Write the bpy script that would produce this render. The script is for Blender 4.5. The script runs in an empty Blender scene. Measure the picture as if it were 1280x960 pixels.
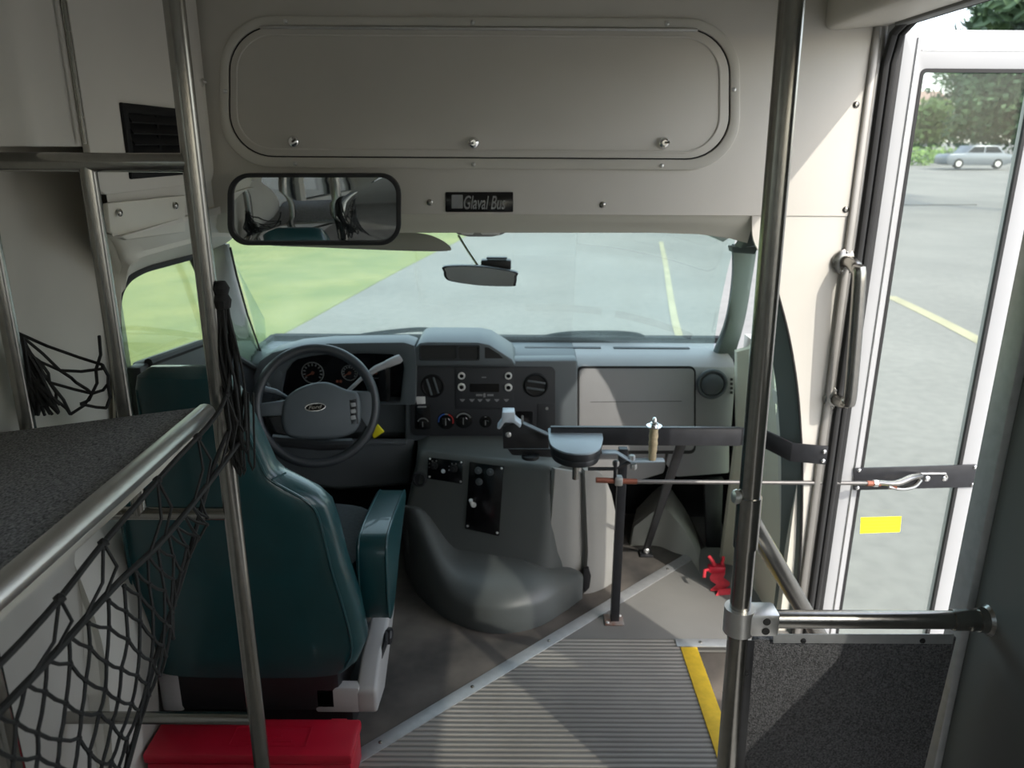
import bpy, bmesh, math, random
from mathutils import Vector, Matrix
rnd = random.Random(7)
V = Vector
sc = bpy.context.scene
COL = sc.collection
# ------------------------------------------------------------------ camera maths (real camera, metres)
F = 960.0; PITCH = math.radians(17.2); ROLL = math.radians(0.3); EYE = 1.55
_U = V((0, math.sin(PITCH), math.cos(PITCH))); _F = V((0, math.cos(PITCH), -math.sin(PITCH)))
_c, _s = math.cos(ROLL), math.sin(ROLL)
_R = V((1, 0, 0)) * _c + _U * _s
_Q = _U * _c - V((1, 0, 0)) * _s
CAM = V((0, 0, EYE))
def ray(px, py): return _F + _R * ((px - 640) / F) + _Q * ((480 - py) / F)
def PY(px, py, y): d = ray(px, py); return CAM + d * (y / d.y)
def PX(px, py, x): d = ray(px, py); return CAM + d * (x / d.x)
def PZ(px, py, z): d = ray(px, py); return CAM + d * ((z - EYE) / d.z)
def PP(px, py, o, n): d = ray(px, py); return CAM + d * ((o - CAM).dot(n) / d.dot(n))
# ------------------------------------------------------------------ materials
def mat(name, col, rough=0.6, metal=0.0, var=0.12, scale=6.0, bump=0.0, bscale=200.0, spec=0.5, col2=None, coat=0.0):
    m = bpy.data.materials.new(name); m.use_nodes = True
    nt = m.node_tree; b = nt.nodes['Principled BSDF']
    tc = nt.nodes.new('ShaderNodeTexCoord')
    nz = nt.nodes.new('ShaderNodeTexNoise'); nz.inputs['Scale'].default_value = scale; nz.inputs['Detail'].default_value = 4
    nt.links.new(tc.outputs['Object'], nz.inputs['Vector'])
    rp = nt.nodes.new('ShaderNodeValToRGB')
    c = V(col)
    d = V(col2) if col2 else c * (1 - var)
    rp.color_ramp.elements[0].position = 0.32; rp.color_ramp.elements[1].position = 0.68
    rp.color_ramp.elements[0].color = (*d, 1); rp.color_ramp.elements[1].color = (*c, 1)
    nt.links.new(nz.outputs['Fac'], rp.inputs['Fac']); nt.links.new(rp.outputs['Color'], b.inputs['Base Color'])
    b.inputs['Roughness'].default_value = rough; b.inputs['Metallic'].default_value = metal
    b.inputs['Specular IOR Level'].default_value = spec; b.inputs['Coat Weight'].default_value = coat
    if bump:
        n2 = nt.nodes.new('ShaderNodeTexNoise'); n2.inputs['Scale'].default_value = bscale; n2.inputs['Detail'].default_value = 3
        nt.links.new(tc.outputs['Object'], n2.inputs['Vector'])
        bp = nt.nodes.new('ShaderNodeBump'); bp.inputs['Strength'].default_value = bump; bp.inputs['Distance'].default_value = 0.002
        nt.links.new(n2.outputs['Fac'], bp.inputs['Height']); nt.links.new(bp.outputs['Normal'], b.inputs['Normal'])
    return m
def glass_mat(name, tint, gloss=0.06, haze=0.0, hazecol=(.8, .85, .82)):
    m = bpy.data.materials.new(name); m.use_nodes = True
    nt = m.node_tree; nt.nodes.clear()
    out = nt.nodes.new('ShaderNodeOutputMaterial')
    tr = nt.nodes.new('ShaderNodeBsdfTransparent'); tr.inputs['Color'].default_value = (*tint, 1)
    gl = nt.nodes.new('ShaderNodeBsdfGlossy'); gl.inputs['Roughness'].default_value = 0.02
    lw = nt.nodes.new('ShaderNodeFresnel'); lw.inputs['IOR'].default_value = 1.4
    mx = nt.nodes.new('ShaderNodeMixShader')
    mul = nt.nodes.new('ShaderNodeMath'); mul.operation = 'MULTIPLY'; mul.inputs[1].default_value = gloss * 10
    nt.links.new(lw.outputs[0], mul.inputs[0]); nt.links.new(mul.outputs[0], mx.inputs[0])
    nt.links.new(tr.outputs[0], mx.inputs[1]); nt.links.new(gl.outputs[0], mx.inputs[2])
    last = mx
    if haze:
        df = nt.nodes.new('ShaderNodeBsdfTranslucent'); df.inputs['Color'].default_value = (*hazecol, 1)
        tc = nt.nodes.new('ShaderNodeTexCoord'); nz = nt.nodes.new('ShaderNodeTexNoise'); nz.inputs['Scale'].default_value = 5
        nt.links.new(tc.outputs['Object'], nz.inputs['Vector'])
        mm = nt.nodes.new('ShaderNodeMath'); mm.operation = 'MULTIPLY'; mm.inputs[1].default_value = haze * 2
        nt.links.new(nz.outputs['Fac'], mm.inputs[0])
        m2 = nt.nodes.new('ShaderNodeMixShader'); nt.links.new(mm.outputs[0], m2.inputs[0])
        nt.links.new(mx.outputs[0], m2.inputs[1]); nt.links.new(df.outputs[0], m2.inputs[2]); last = m2
    nt.links.new(last.outputs[0], out.inputs['Surface'])
    return m
M = {}
M['cream'] = mat('cream_panel', (.63, .605, .55), .55, var=.06, scale=3, bump=.08, bscale=350)
M['trimcream'] = mat('cream_trim', (.66, .64, .56), .5, var=.05, scale=4)
M['frame_grey'] = mat('frame_grey', (.60, .58, .52), .45, var=.05, scale=4)
M['gap'] = mat('dark_gap', (.02, .02, .02), .8)
M['steel'] = mat('brushed_steel', (.37, .36, .335), .25, 1.0, var=.12, scale=60)
M['alu'] = mat('aluminium', (.75, .75, .74), .40, 1.0, var=.1, scale=30)
M['alu_dull'] = mat('dull_aluminium', (.50, .51, .52), .5, .6, var=.12, scale=40)
M['chrome'] = mat('chrome', (.85, .85, .85), .12, 1.0, var=.05)
M['blackmetal'] = mat('black_painted_metal', (.025, .026, .03), .38, 0.0, var=.3, scale=30)
M['blackplast'] = mat('black_plastic', (.018, .018, .02), .45, var=.25, scale=20)
M['ventblack'] = mat('vent_black', (.008, .008, .009), .6, var=.2, spec=.25)
M['rubber'] = mat('black_rubber', (.02, .02, .02), .7, var=.3, scale=15)
M['dash'] = mat('dash_grey_plastic', (.10, .115, .125), .5, var=.1, scale=6, bump=.15, bscale=500)
M['dashlight'] = mat('dash_pale_plastic', (.30, .30, .305), .5, var=.08, scale=6, bump=.15, bscale=500)
M['dashdark'] = mat('dash_charcoal_plastic', (.028, .030, .034), .5, var=.15, scale=8)
M['cover'] = mat('cover_grey_plastic', (.10, .11, .108), .38, var=.12, scale=5, bump=.2, bscale=420)
M['coverpale'] = mat('cover_side_plastic', (.30, .30, .285), .5, var=.1, scale=5, bump=.15, bscale=420)  # paler than cover; sunlight on its flank is put into the colour
M['teal'] = mat('teal_vinyl', (.005, .050, .057), .36, var=.15, scale=12, bump=.10, bscale=300, coat=.35)
M['seatgrey'] = mat('grey_seat_cloth', (.06, .07, .08), .85, var=.3, scale=90)
M['baseplast'] = mat('pale_grey_plastic', (.42, .41, .40), .45, var=.08)
M['red'] = mat('red_plastic', (.50, .008, .03), .4, var=.12, scale=10)
M['redweb'] = mat('red_webbing', (.62, .03, .05), .75, var=.3, scale=60)
M['yellow'] = mat('yellow_plastic', (.85, .75, .02), .5, var=.1)
M['yellowtape'] = mat('yellow_nosing', (.80, .52, .03), .6, var=.18, scale=40, bump=.3, bscale=250)
M['net'] = mat('black_cord', (.012, .012, .012), .75, var=.4, scale=200)
M['white'] = mat('white_paint', (.41, .415, .42), .35, var=.04, scale=5)
M['mirror'] = mat('mirror_glass', (.75, .78, .78), .015, 1.0, var=.02)
M['rod'] = mat('dull_steel_rod', (.16, .155, .15), .45, .6, var=.1, scale=40)
M['sunlitcream'] = mat('sunlit_cream_trim', (.76, .74, .60), .5, var=.05)  # cream made brighter and yellower to stand in for sunlight
M['copper'] = mat('reddish_sleeve', (.30, .10, .06), .5, .3, var=.25, scale=50)
M['rusty'] = mat('rusty_plate', (.33, .31, .29), .6, .4, col2=(.28, .15, .11), scale=45)
M['wood'] = mat('worn_grip', (.55, .45, .28), .6, var=.35, scale=60)
M['skysheen'] = mat('sky_sheen_metal', (.30, .37, .42), .4, 0.0, var=.1, spec=.7)  # pale blue stands in for sky reflected on black metal
M['cup'] = mat('pale_plastic_saddle', (.55, .62, .68), .3, var=.1)
M['textgrey'] = mat('silver_lettering', (.30, .31, .31), .4, .3, var=.1)
M['whiteplast'] = mat('white_marking', (.72, .72, .70), .5, var=.05)
M['redmark'] = mat('red_marking', (.55, .03, .03), .5)
M['bluemark'] = mat('blue_marking', (.04, .12, .45), .5)
M['screen'] = mat('black_screen', (.006, .006, .007), .15)
M['darkvoid'] = mat('dark_firewall', (.012, .012, .013), .9)
M['pillargreen'] = mat('grey_green_trim', (.13, .16, .155), .6, var=.08)  # shade of the flange and right pillar is put into this colour
M['housing'] = mat('pale_grey_liner', (.32, .32, .29), .7, var=.15)
M['wall'] = mat('grey_wall_lining', (.46, .44, .39), .7, var=.06)
M['wallshade'] = mat('shaded_grey_wall', (.13, .135, .13), .55, var=.06)  # darkened grey; the shade on the right wall is put into it
M['jamb'] = mat('metal_jamb', (.33, .32, .30), .45, .5, var=.12, scale=10)
M['visor'] = mat('grey_visor_cloth', (.30, .30, .27), .8, var=.08)
M['bark'] = mat('bark', (.10, .07, .05), .9, var=.4, scale=10)
M['leaf'] = mat('green_leaves', (.10, .17, .07), .7, col2=(.05, .10, .05), scale=1.2)
M['leaf2'] = mat('pale_leaves', (.20, .30, .08), .7, col2=(.11, .20, .06), scale=1.5)
M['grass'] = mat('lawn', (.26, .27, .095), .9, col2=(.16, .20, .065), scale=.9)
M['carpaint'] = mat('silver_car_paint', (.20, .22, .24), .3, .4, var=.03)
M['carglass'] = mat('car_window', (.03, .035, .04), .1)
M['housewall'] = mat('house_siding', (.42, .42, .42), .8, var=.1)
M['houseroof'] = mat('house_roof', (.33, .24, .20), .9, var=.15)
M['hub'] = mat('wheel_hub_plastic', (.085, .10, .11), .45, var=.1, bump=.1, bscale=500)
M['rim'] = mat('wheel_rim_leather', (.035, .04, .046), .38, var=.15, bump=.1, bscale=400)
M['ws'] = glass_mat('windshield_glass', (.90, .985, .955), .03, .028, (.85, .95, .9))
M['doorglass'] = glass_mat('door_glass', (.90, .93, .90), .05, .02)
M['sideglass'] = glass_mat('side_glass', (.88, .95, .86), .04, .02)
M['tint'] = glass_mat('tinted_glass', (.58, .60, .59), .05)
M['tintright'] = glass_mat('lightly_tinted_glass', (.90, .91, .90), .05)
M['tape'] = mat('yellow_sticker', (.85, .85, .02), .5, var=.04)

def ribbed():
    m = mat('ribbed_rubber', (.40, .38, .345), .8, col2=(.28, .265, .24), scale=2.2, spec=.2)
    nt = m.node_tree; b = nt.nodes['Principled BSDF']
    tc = nt.nodes.new('ShaderNodeTexCoord'); wv = nt.nodes.new('ShaderNodeTexWave')
    wv.bands_direction = 'Y'; wv.inputs['Scale'].default_value = 17; wv.wave_profile = 'SIN'
    nt.links.new(tc.outputs['Object'], wv.inputs['Vector'])
    bp = nt.nodes.new('ShaderNodeBump'); bp.inputs['Strength'].default_value = 1.0; bp.inputs['Distance'].default_value = 0.005
    nt.links.new(wv.outputs['Fac'], bp.inputs['Height']); nt.links.new(bp.outputs['Normal'], b.inputs['Normal'])
    rp = [n for n in nt.nodes if n.type == 'VALTORGB'][0]
    r2 = nt.nodes.new('ShaderNodeValToRGB'); r2.color_ramp.elements[0].color = (.55, .55, .55, 1); r2.color_ramp.elements[1].color = (1, 1, 1, 1)
    r2.color_ramp.elements[0].position = .15; r2.color_ramp.elements[1].position = .5
    mx = nt.nodes.new('ShaderNodeMixRGB'); mx.blend_type = 'MULTIPLY'; mx.inputs[0].default_value = 1
    nt.links.new(wv.outputs['Fac'], r2.inputs[0]); nt.links.new(rp.outputs[0], mx.inputs[1]); nt.links.new(r2.outputs[0], mx.inputs[2])
    nt.links.new(mx.outputs[0], b.inputs['Base Color'])
    return m
M['ribbed'] = ribbed()
M['smoothfloor'] = mat('smooth_grey_rubber', (.21, .207, .195), .7, col2=(.16, .157, .15), scale=2.5, spec=.25)
M['mat'] = mat('dirty_rubber_mat', (.16, .142, .125), .8, col2=(.055, .052, .05), spec=.2, scale=4.5, bump=.3, bscale=60)
def carpet(name, a, b_):
    m = mat(name, a, .95, col2=b_, scale=260, bump=1.0, bscale=420, spec=.1)
    for n in m.node_tree.nodes:
        if n.type == 'BUMP': n.inputs['Distance'].default_value = .006
    return m
M['shelfcarpet'] = carpet('shelf_carpet', (.50, .50, .51), (.13, .13, .135))
M['carpet'] = carpet('charcoal_carpet', (.27, .27, .28), (.10, .10, .105))
def asphalt():
    m = mat('worn_asphalt', (.265, .257, .235), .9, col2=(.215, .21, .193), scale=.35)
    nt = m.node_tree; b = nt.nodes['Principled BSDF']; rp = [n for n in nt.nodes if n.type == 'VALTORGB'][0]
    tc = nt.nodes.new('ShaderNodeTexCoord')
    n2 = nt.nodes.new('ShaderNodeTexNoise'); n2.inputs['Scale'].default_value = 9; n2.inputs['Detail'].default_value = 6
    nt.links.new(tc.outputs['Object'], n2.inputs['Vector'])
    r2 = nt.nodes.new('ShaderNodeValToRGB'); r2.color_ramp.elements[0].color = (.7, .7, .7, 1); r2.color_ramp.elements[1].color = (1.15, 1.15, 1.13, 1)
    mx = nt.nodes.new('ShaderNodeMixRGB'); mx.blend_type = 'MULTIPLY'; mx.inputs[0].default_value = 1
    nt.links.new(n2.outputs['Fac'], r2.inputs[0]); nt.links.new(rp.outputs[0], mx.inputs[1]); nt.links.new(r2.outputs[0], mx.inputs[2])
    nt.links.new(mx.outputs[0], b.inputs['Base Color'])
    return m
M['asphalt'] = asphalt()
M['dirt'] = mat('orange_dirt', (.42, .31, .18), .9, var=.25, scale=.8)
M['crack'] = mat('pale_crack_line', (.42, .39, .25), .9, var=.2, scale=2)

# ------------------------------------------------------------------ mesh helpers
def join(bm, t):
    me = bpy.data.meshes.new('t'); t.to_mesh(me); bm.from_mesh(me); bpy.data.meshes.remove(me); t.free()
def BM(): return bmesh.new()
def bevel(t, off, seg=2, ang=30):
    bmesh.ops.remove_doubles(t, verts=t.verts, dist=1e-6)
    es = [e for e in t.edges if len(e.link_faces) == 2 and e.calc_face_angle(0) > math.radians(ang)]
    if es: bmesh.ops.bevel(t, geom=es, offset=off, segments=seg, profile=.5, affect='EDGES', clamp_overlap=True)
def prism(bm, pts, vec, bev=0, seg=2):
    t = BM(); vec = V(vec)
    a = [t.verts.new(V(p)) for p in pts]; b = [t.verts.new(V(p) + vec) for p in pts]
    t.faces.new(a); t.faces.new(b[::-1]); n = len(pts)
    for i in range(n): t.faces.new((a[i], b[i], b[(i + 1) % n], a[(i + 1) % n]))
    bmesh.ops.recalc_face_normals(t, faces=t.faces)
    if bev: bevel(t, bev, seg)
    join(bm, t)
def box(bm, lo, hi, bev=0, rot=None, seg=2):
    lo, hi = V(lo), V(hi); c = (lo + hi) / 2; s = (hi - lo)
    t = BM(); bmesh.ops.create_cube(t, size=1)
    for v in t.verts: v.co = V((v.co.x * s.x, v.co.y * s.y, v.co.z * s.z))
    if bev: bevel(t, bev, seg)
    if rot: bmesh.ops.rotate(t, verts=t.verts, cent=(0, 0, 0), matrix=rot)
    for v in t.verts: v.co += c
    join(bm, t)
def ringplate(bm, outer, inner, vec, bev=0):
    t = BM(); vec = V(vec); n = len(outer)
    o = [t.verts.new(V(p)) for p in outer]; i_ = [t.verts.new(V(p)) for p in inner]
    o2 = [t.verts.new(V(p) + vec) for p in outer]; i2 = [t.verts.new(V(p) + vec) for p in inner]
    for k in range(n):
        j = (k + 1) % n
        t.faces.new((o[k], o[j], i_[j], i_[k])); t.faces.new((o2[j], o2[k], i2[k], i2[j]))
        t.faces.new((o[j], o[k], o2[k], o2[j])); t.faces.new((i_[k], i_[j], i2[j], i2[k]))
    bmesh.ops.recalc_face_normals(t, faces=t.faces)
    if bev: bevel(t, bev, 2, 50)
    join(bm, t)
def frames(pts, closed):
    n = len(pts); T = []
    for i in range(n):
        a = pts[i - 1] if (i > 0 or closed) else pts[i]; b = pts[(i + 1) % n] if (i < n - 1 or closed) else pts[i]
        T.append((b - a).normalized())
    up = V((0, 0, 1)) if abs(T[0].z) < .9 else V((0, 1, 0))
    N = [(up - T[0] * up.dot(T[0])).normalized()]
    for i in range(1, n):
        v = N[-1] - T[i] * N[-1].dot(T[i]); N.append(v.normalized() if v.length > 1e-6 else N[-1])
    return T, N
def tube(bm, pts, r, seg=12, closed=False, flat=1.0):
    pts = [V(p) for p in pts]; n = len(pts); T, N = frames(pts, closed)
    rr = r if isinstance(r, (list, tuple)) else [r] * n
    rings = []
    for i in range(n):
        B = T[i].cross(N[i])
        rings.append([bm.verts.new(pts[i] + (N[i] * math.cos(2 * math.pi * k / seg) + B * flat * math.sin(2 * math.pi * k / seg)) * rr[i]) for k in range(seg)])
    for i in range(n if closed else n - 1):
        a, b = rings[i], rings[(i + 1) % n]
        for k in range(seg): bm.faces.new((a[k], a[(k + 1) % seg], b[(k + 1) % seg], b[k]))
    if not closed: bm.faces.new(rings[0][::-1]); bm.faces.new(rings[-1])
def spline(pts, n=8, closed=False):
    pts = [V(p) for p in pts]; out = []; m = len(pts)
    for i in range(m if closed else m - 1):
        p0 = pts[i - 1] if (i > 0 or closed) else pts[0] * 2 - pts[1]
        p1, p2 = pts[i], pts[(i + 1) % m]
        p3 = pts[(i + 2) % m] if (i < m - 2 or closed) else pts[-1] * 2 - pts[-2]
        for k in range(n):
            t = k / n
            out.append(.5 * ((2 * p1) + (p2 - p0) * t + (2 * p0 - 5 * p1 + 4 * p2 - p3) * t * t + (3 * p1 - p0 - 3 * p2 + p3) * t ** 3))
    if not closed: out.append(pts[-1])
    return out
def lathe(bm, c, axis, prof, seg=24):
    c = V(c); a = V(axis).normalized(); u = a.orthogonal().normalized(); w = a.cross(u)
    rings = []
    for r, h in prof:
        if r < 1e-6: rings.append([bm.verts.new(c + a * h)])
        else: rings.append([bm.verts.new(c + a * h + (u * math.cos(2 * math.pi * k / seg) + w * math.sin(2 * math.pi * k / seg)) * r) for k in range(seg)])
    fs = []
    for A, B in zip(rings, rings[1:]):
        for k in range(seg):
            j = (k + 1) % seg
            if len(A) == 1 and len(B) == 1: continue
            if len(A) == 1: fs.append(bm.faces.new((A[0], B[j], B[k])))
            elif len(B) == 1: fs.append(bm.faces.new((A[k], A[j], B[0])))
            else: fs.append(bm.faces.new((A[k], A[j], B[j], B[k])))
    for R_ in (rings[0], rings[-1]):
        if len(R_) > 1: fs.append(bm.faces.new(R_))
    bmesh.ops.recalc_face_normals(bm, faces=fs)
def loft(bm, loops, cap=True, closed=True):
    R_ = [[bm.verts.new(V(p)) for p in l] for l in loops]; fs = []
    n = len(loops[0])
    for A, B in zip(R_, R_[1:]):
        for k in range(n if closed else n - 1): fs.append(bm.faces.new((A[k], A[(k + 1) % n], B[(k + 1) % n], B[k])))
    if cap and closed: fs.append(bm.faces.new(R_[0])); fs.append(bm.faces.new(R_[-1]))
    bmesh.ops.recalc_face_normals(bm, faces=fs)
def sheet(bm, rows, thick):
    """surface through rows of points, thickened along the vector thick"""
    th = V(thick)
    n = len(rows[0]); m = len(rows)
    A = [[bm.verts.new(V(p)) for p in r] for r in rows]; B = [[bm.verts.new(V(p) + th) for p in r] for r in rows]; fs = []
    for i in range(m - 1):
        for k in range(n - 1):
            fs.append(bm.faces.new((A[i][k], A[i][k + 1], A[i + 1][k + 1], A[i + 1][k])))
            fs.append(bm.faces.new((B[i][k + 1], B[i][k], B[i + 1][k], B[i + 1][k + 1])))
    for i in range(m - 1):
        fs.append(bm.faces.new((A[i][0], A[i + 1][0], B[i + 1][0], B[i][0]))); fs.append(bm.faces.new((A[i + 1][-1], A[i][-1], B[i][-1], B[i + 1][-1])))
    for k in range(n - 1):
        fs.append(bm.faces.new((A[0][k + 1], A[0][k], B[0][k], B[0][k + 1]))); fs.append(bm.faces.new((A[-1][k], A[-1][k + 1], B[-1][k + 1], B[-1][k])))
    bmesh.ops.recalc_face_normals(bm, faces=fs)
def rr2(x0, y0, x1, y1, r, n=6):
    if not isinstance(r, (list, tuple)): r = [r] * 4
    out = []
    for (cx, cy, a0, q) in ((x1, y1, 0, r[0]), (x0, y1, 90, r[1]), (x0, y0, 180, r[2]), (x1, y0, 270, r[3])):
        sx = -1 if cx == x1 else 1; sy = -1 if cy == y1 else 1
        for k in range(n + 1):
            a = math.radians(a0 + 90 * k / n); out.append((cx + sx * q + math.cos(a) * q, cy + sy * q + math.sin(a) * q))
    return out
def pxy(pts, y): return [PY(a, b, y) for a, b in pts]
def prr(x0, y0, x1, y1, r, y, n=5): return pxy(rr2(x0, y0, x1, y1, r, n), y)
def worldloc(o):
    l = V((0, 0, 0))
    while o: l += o.location; o = o.parent
    return l
def obj(name, bm, m, parent=None, kind=None, label=None, smooth=35):
    me = bpy.data.meshes.new(name)
    if parent is None:
        xs = [v.co for v in bm.verts]
        lo = V([min(c[i] for c in xs) for i in range(3)]); hi = V([max(c[i] for c in xs) for i in range(3)])
        off = V(((lo.x + hi.x) / 2, (lo.y + hi.y) / 2, lo.z)); base = off
    else: off = worldloc(parent); base = V((0, 0, 0))
    for v in bm.verts: v.co -= off
    bmesh.ops.recalc_face_normals(bm, faces=bm.faces)
    bm.to_mesh(me); bm.free()
    if smooth:
        me.polygons.foreach_set('use_smooth', [True] * len(me.polygons)); me.set_sharp_from_angle(angle=math.radians(smooth))
    me.materials.append(M[m] if isinstance(m, str) else m)
    o = bpy.data.objects.new(name, me); COL.objects.link(o)
    o.location = base
    if parent: o.parent = parent
    if kind: o['kind'] = kind
    if label: o['label'] = label
    return o
def thing(name, label, cat, loc, group=None):
    o = bpy.data.objects.new(name, None); COL.objects.link(o); o.location = V(loc); o.empty_display_size = .05
    o['label'] = label; o['category'] = cat
    if group: o['group'] = group
    return o
def tag(o, label, cat, group=None):
    o['label'] = label; o['category'] = cat
    if group: o['group'] = group
    return o
def struct(name, bm, m, parent=None, **k): return obj(name, bm, m, parent, kind='structure', **k)
def screw(parent, p, n=(0, -1, 0), r=.006, m='steel', name='screw'):
    b = BM(); lathe(b, p, n, [(r, -.001), (r, .001), (r * .8, .003), (r * .35, .0042), (r * .3, .0025), (0, .0025)], 12)
    return obj(name, b, m, parent)
def text_mesh(bm, s, O, ux, uy, h, shear=0.0, depth=.0008, bold=0.0, width=None):
    cu = bpy.data.curves.new('t', 'FONT'); cu.body = s; cu.size = 1; cu.shear = shear; cu.extrude = .01; cu.offset = bold; cu.align_x = 'LEFT'
    o = bpy.data.objects.new('t', cu); COL.objects.link(o); bpy.context.view_layer.update()
    me = bpy.data.meshes.new_from_object(o.evaluated_get(bpy.context.evaluated_depsgraph_get()))
    bpy.data.objects.remove(o); bpy.data.curves.remove(cu)
    ux, uy = V(ux).normalized(), V(uy).normalized(); n = ux.cross(uy)
    xs = [v.co.x for v in me.vertices]; w = max(xs) - min(xs); sx = (width / w) if width else h
    for v in me.vertices: v.co = V(O) + ux * (v.co.x - min(xs)) * sx + uy * v.co.y * h + n * (v.co.z / .01) * depth
    bm.from_mesh(me); bpy.data.meshes.remove(me)

YB = 2.2      # bulkhead plane
XR = .98      # right wall inner face
XL = -.98     # left wall inner face
# ================================================================== SETTING
STEPX = .60
b = BM()
pA, pB = PZ(450, 945, 0), PZ(860, 697, 0)
dirS = (pB - pA).normalized()
sA = pA - dirS * ((pA.x + .98) / dirS.x)
# aisle floor: right of the strip
E0 = pB + dirS * .12
yR = 2.172; pR = pA + dirS * ((yR - pA.y) / dirS.y)
prism(b, [(-.98, -3, -.05), (STEPX, -3, -.05), (STEPX, yR, -.05), (pR.x, yR, -.05), (-.98, sA.y, -.05)], (0, 0, .05))
struct('floor', b, 'ribbed')
b = BM()
prism(b, [(pR.x, yR, -.05), (.93, yR, -.05), (.93, 3.05, -.05), (E0.x, 3.05, -.05), (E0.x, E0.y, -.05)], (0, 0, .05))
struct('floor', b, 'smoothfloor')
b = BM()
prism(b, [(sA.x, sA.y, -.052), (E0.x, E0.y, -.052), (E0.x, 3.1, -.052), (-.98, 3.1, -.052)], (0, 0, .05))
struct('floor', b, 'mat')
b = BM()
nS = V((-dirS.y, dirS.x, 0))
e1 = pA - dirS * .30; e2 = pB + dirS * .01
q = [e1 - nS * .022, e2 - nS * .022, e2 + nS * .022, e1 + nS * .022]
prism(b, [v + V((0, 0, .0)) for v in q], (0, 0, .004), .0015)
tr = struct('trim_1', b, 'alu_dull')
for k in range(5): screw(tr, e1.lerp(e2, .2 + .18 * k) + V((0, 0, .004)), (0, 0, 1), .006)
# step well
b = BM()
box(b, (STEPX, 1.40, -.25), (.90, 2.165, -.20)); box(b, (STEPX - .02, 1.40, -.25), (STEPX, 2.165, -.0505)); box(b, (STEPX, 2.165, -.25), (.93, 2.185, -.0505)); box(b, (STEPX, 1.38, -.25), (.98, 1.40, .0))
box(b, (.88, 1.40, -.45), (.90, 2.165, -.25)); box(b, (.90, 1.40, -.45), (1.06, 2.165, -.42))
struct('floor', b, 'mat')
b = BM(); y0, y1 = 1.42, 2.125
box(b, (STEPX - .05, y0, 0), (STEPX + .004, y1, .004), .001); box(b, (STEPX, y0, -.03), (STEPX + .004, y1, .002))
struct('trim_2', b, 'yellowtape')
b = BM(); box(b, (STEPX - .06, 2.128, 0), (.90, 2.168, .005), .0015)
tr = struct('trim_3', b, 'alu_dull')
for x in (.62, .80): screw(tr, (x, 2.148, .005), (0, 0, 1), .006)
# ceiling, back wall, side walls with windows behind the camera
b = BM(); box(b, (-1.08, -3.1, 2.05), (1.08, YB + .06, 2.1)); struct('ceiling', b, 'cream')
def holed_wall(b, axis, c0, c1, a0, a1, z0, z1, holes):
    """wall slab between c0..c1 on axis; holes are (a0,a1,z0,z1) in order"""
    def bx(p0, p1, q0, q1):
        if p1 - p0 < 1e-4 or q1 - q0 < 1e-4: return
        if axis == 'x': box(b, (c0, p0, q0), (c1, p1, q1))
        else: box(b, (p0, c0, q0), (p1, c1, q1))
    cur = a0
    for h0, h1, w0, w1 in holes:
        bx(cur, h0, z0, z1); bx(h0, h1, z0, w0); bx(h0, h1, w1, z1); cur = h1
    bx(cur, a1, z0, z1)
def pane(name, axis, c, h, m, fr=.03):
    a0, a1, z0, z1 = h
    b = BM()
    o = [(a1, z1), (a0, z1), (a0, z0), (a1, z0)]; i = [(a1 - fr, z1 - fr), (a0 + fr, z1 - fr), (a0 + fr, z0 + fr), (a1 - fr, z0 + fr)]
    f = (lambda p: V((c - .01, p[0], p[1]))) if axis == 'x' else (lambda p: V((p[0], c - .01, p[1])))
    ringplate(b, [f(p) for p in o], [f(p) for p in i], (.02, 0, 0) if axis == 'x' else (0, .02, 0))
    w = struct(name, b, 'rubber')
    b = BM()
    if axis == 'x': box(b, (c - .003, a0 + fr, z0 + fr), (c + .003, a1 - fr, z1 - fr))
    else: box(b, (a0 + fr, c - .003, z0 + fr), (a1 - fr, c + .003, z1 - fr))
    obj('pane', b, m, w); return w
LH = [(-2.85, -1.65, .95, 1.75), (-1.5, -.3, .95, 1.75), (-.15, .75, .95, 1.75)]
RH = [(-2.85, -1.65, .95, 1.75), (-1.5, -.3, .95, 1.75), (-.15, .95, .95, 1.75)]
b = BM(); holed_wall(b, 'x', XL - .08, XL, -3.1, 1.90, -.1, 2.05, LH); box(b, (XL - .08, 1.90, 1.25), (XL, 2.62, 2.05)); struct('wall_left', b, 'wall')
b = BM(); holed_wall(b, 'x', XR, XR + .08, -3.1, 1.40, -.1, 2.05, RH)
box(b, (XR, 1.40, 1.87), (XR + .08, YB + .02, 2.05)); box(b, (XR, 2.207, -.1), (XR + .03, YB + .02, 1.88))
struct('wall_right', b, 'wallshade')
b = BM(); holed_wall(b, 'y', -3.1, -3.0, XL, XR, -.1, 2.05, [(-.7, .7, .95, 1.8)]); struct('wall_back', b, 'wall')
k = 3
for h in LH: pane('window_%d' % k, 'x', XL - .04, h, 'tint'); k += 1
for h in RH: pane('window_%d' % k, 'x', XR + .04, h, 'tintright'); k += 1
pane('window_%d' % k, 'y', -3.05, (-.7, .7, .95, 1.8), 'tint')
# ------------------------------------------------ bulkhead above the cab
zS = PY(600, 268, YB).z
xRc = .942
b = BM()
box(b, (-1.04, YB, zS), (xRc, YB + .012, 2.05), .002)
bulk = struct('wall_front', b, 'cream')
for p in ((537, 253), (753, 256), (1070, 131), (1057, 262)): screw(bulk, PY(*p, YB), r=.009)
# lower right sheet with curved cab-side edge
edge_px = [(940, 264), (942, 300), (958, 330), (972, 365), (986, 420), (996, 480), (1001, 540), (1003, 600), (1000, 700), (988, 800), (978, 880)]
edge = spline([PY(a, c, YB + .004) for a, c in edge_px], 5)
b = BM()
prism(b, edge + [V((xRc, YB + .004, edge[-1].z)), V((xRc, YB + .004, zS + .01))], (0, .012, 0))
struct('trim_4', b, 'cream')
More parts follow.
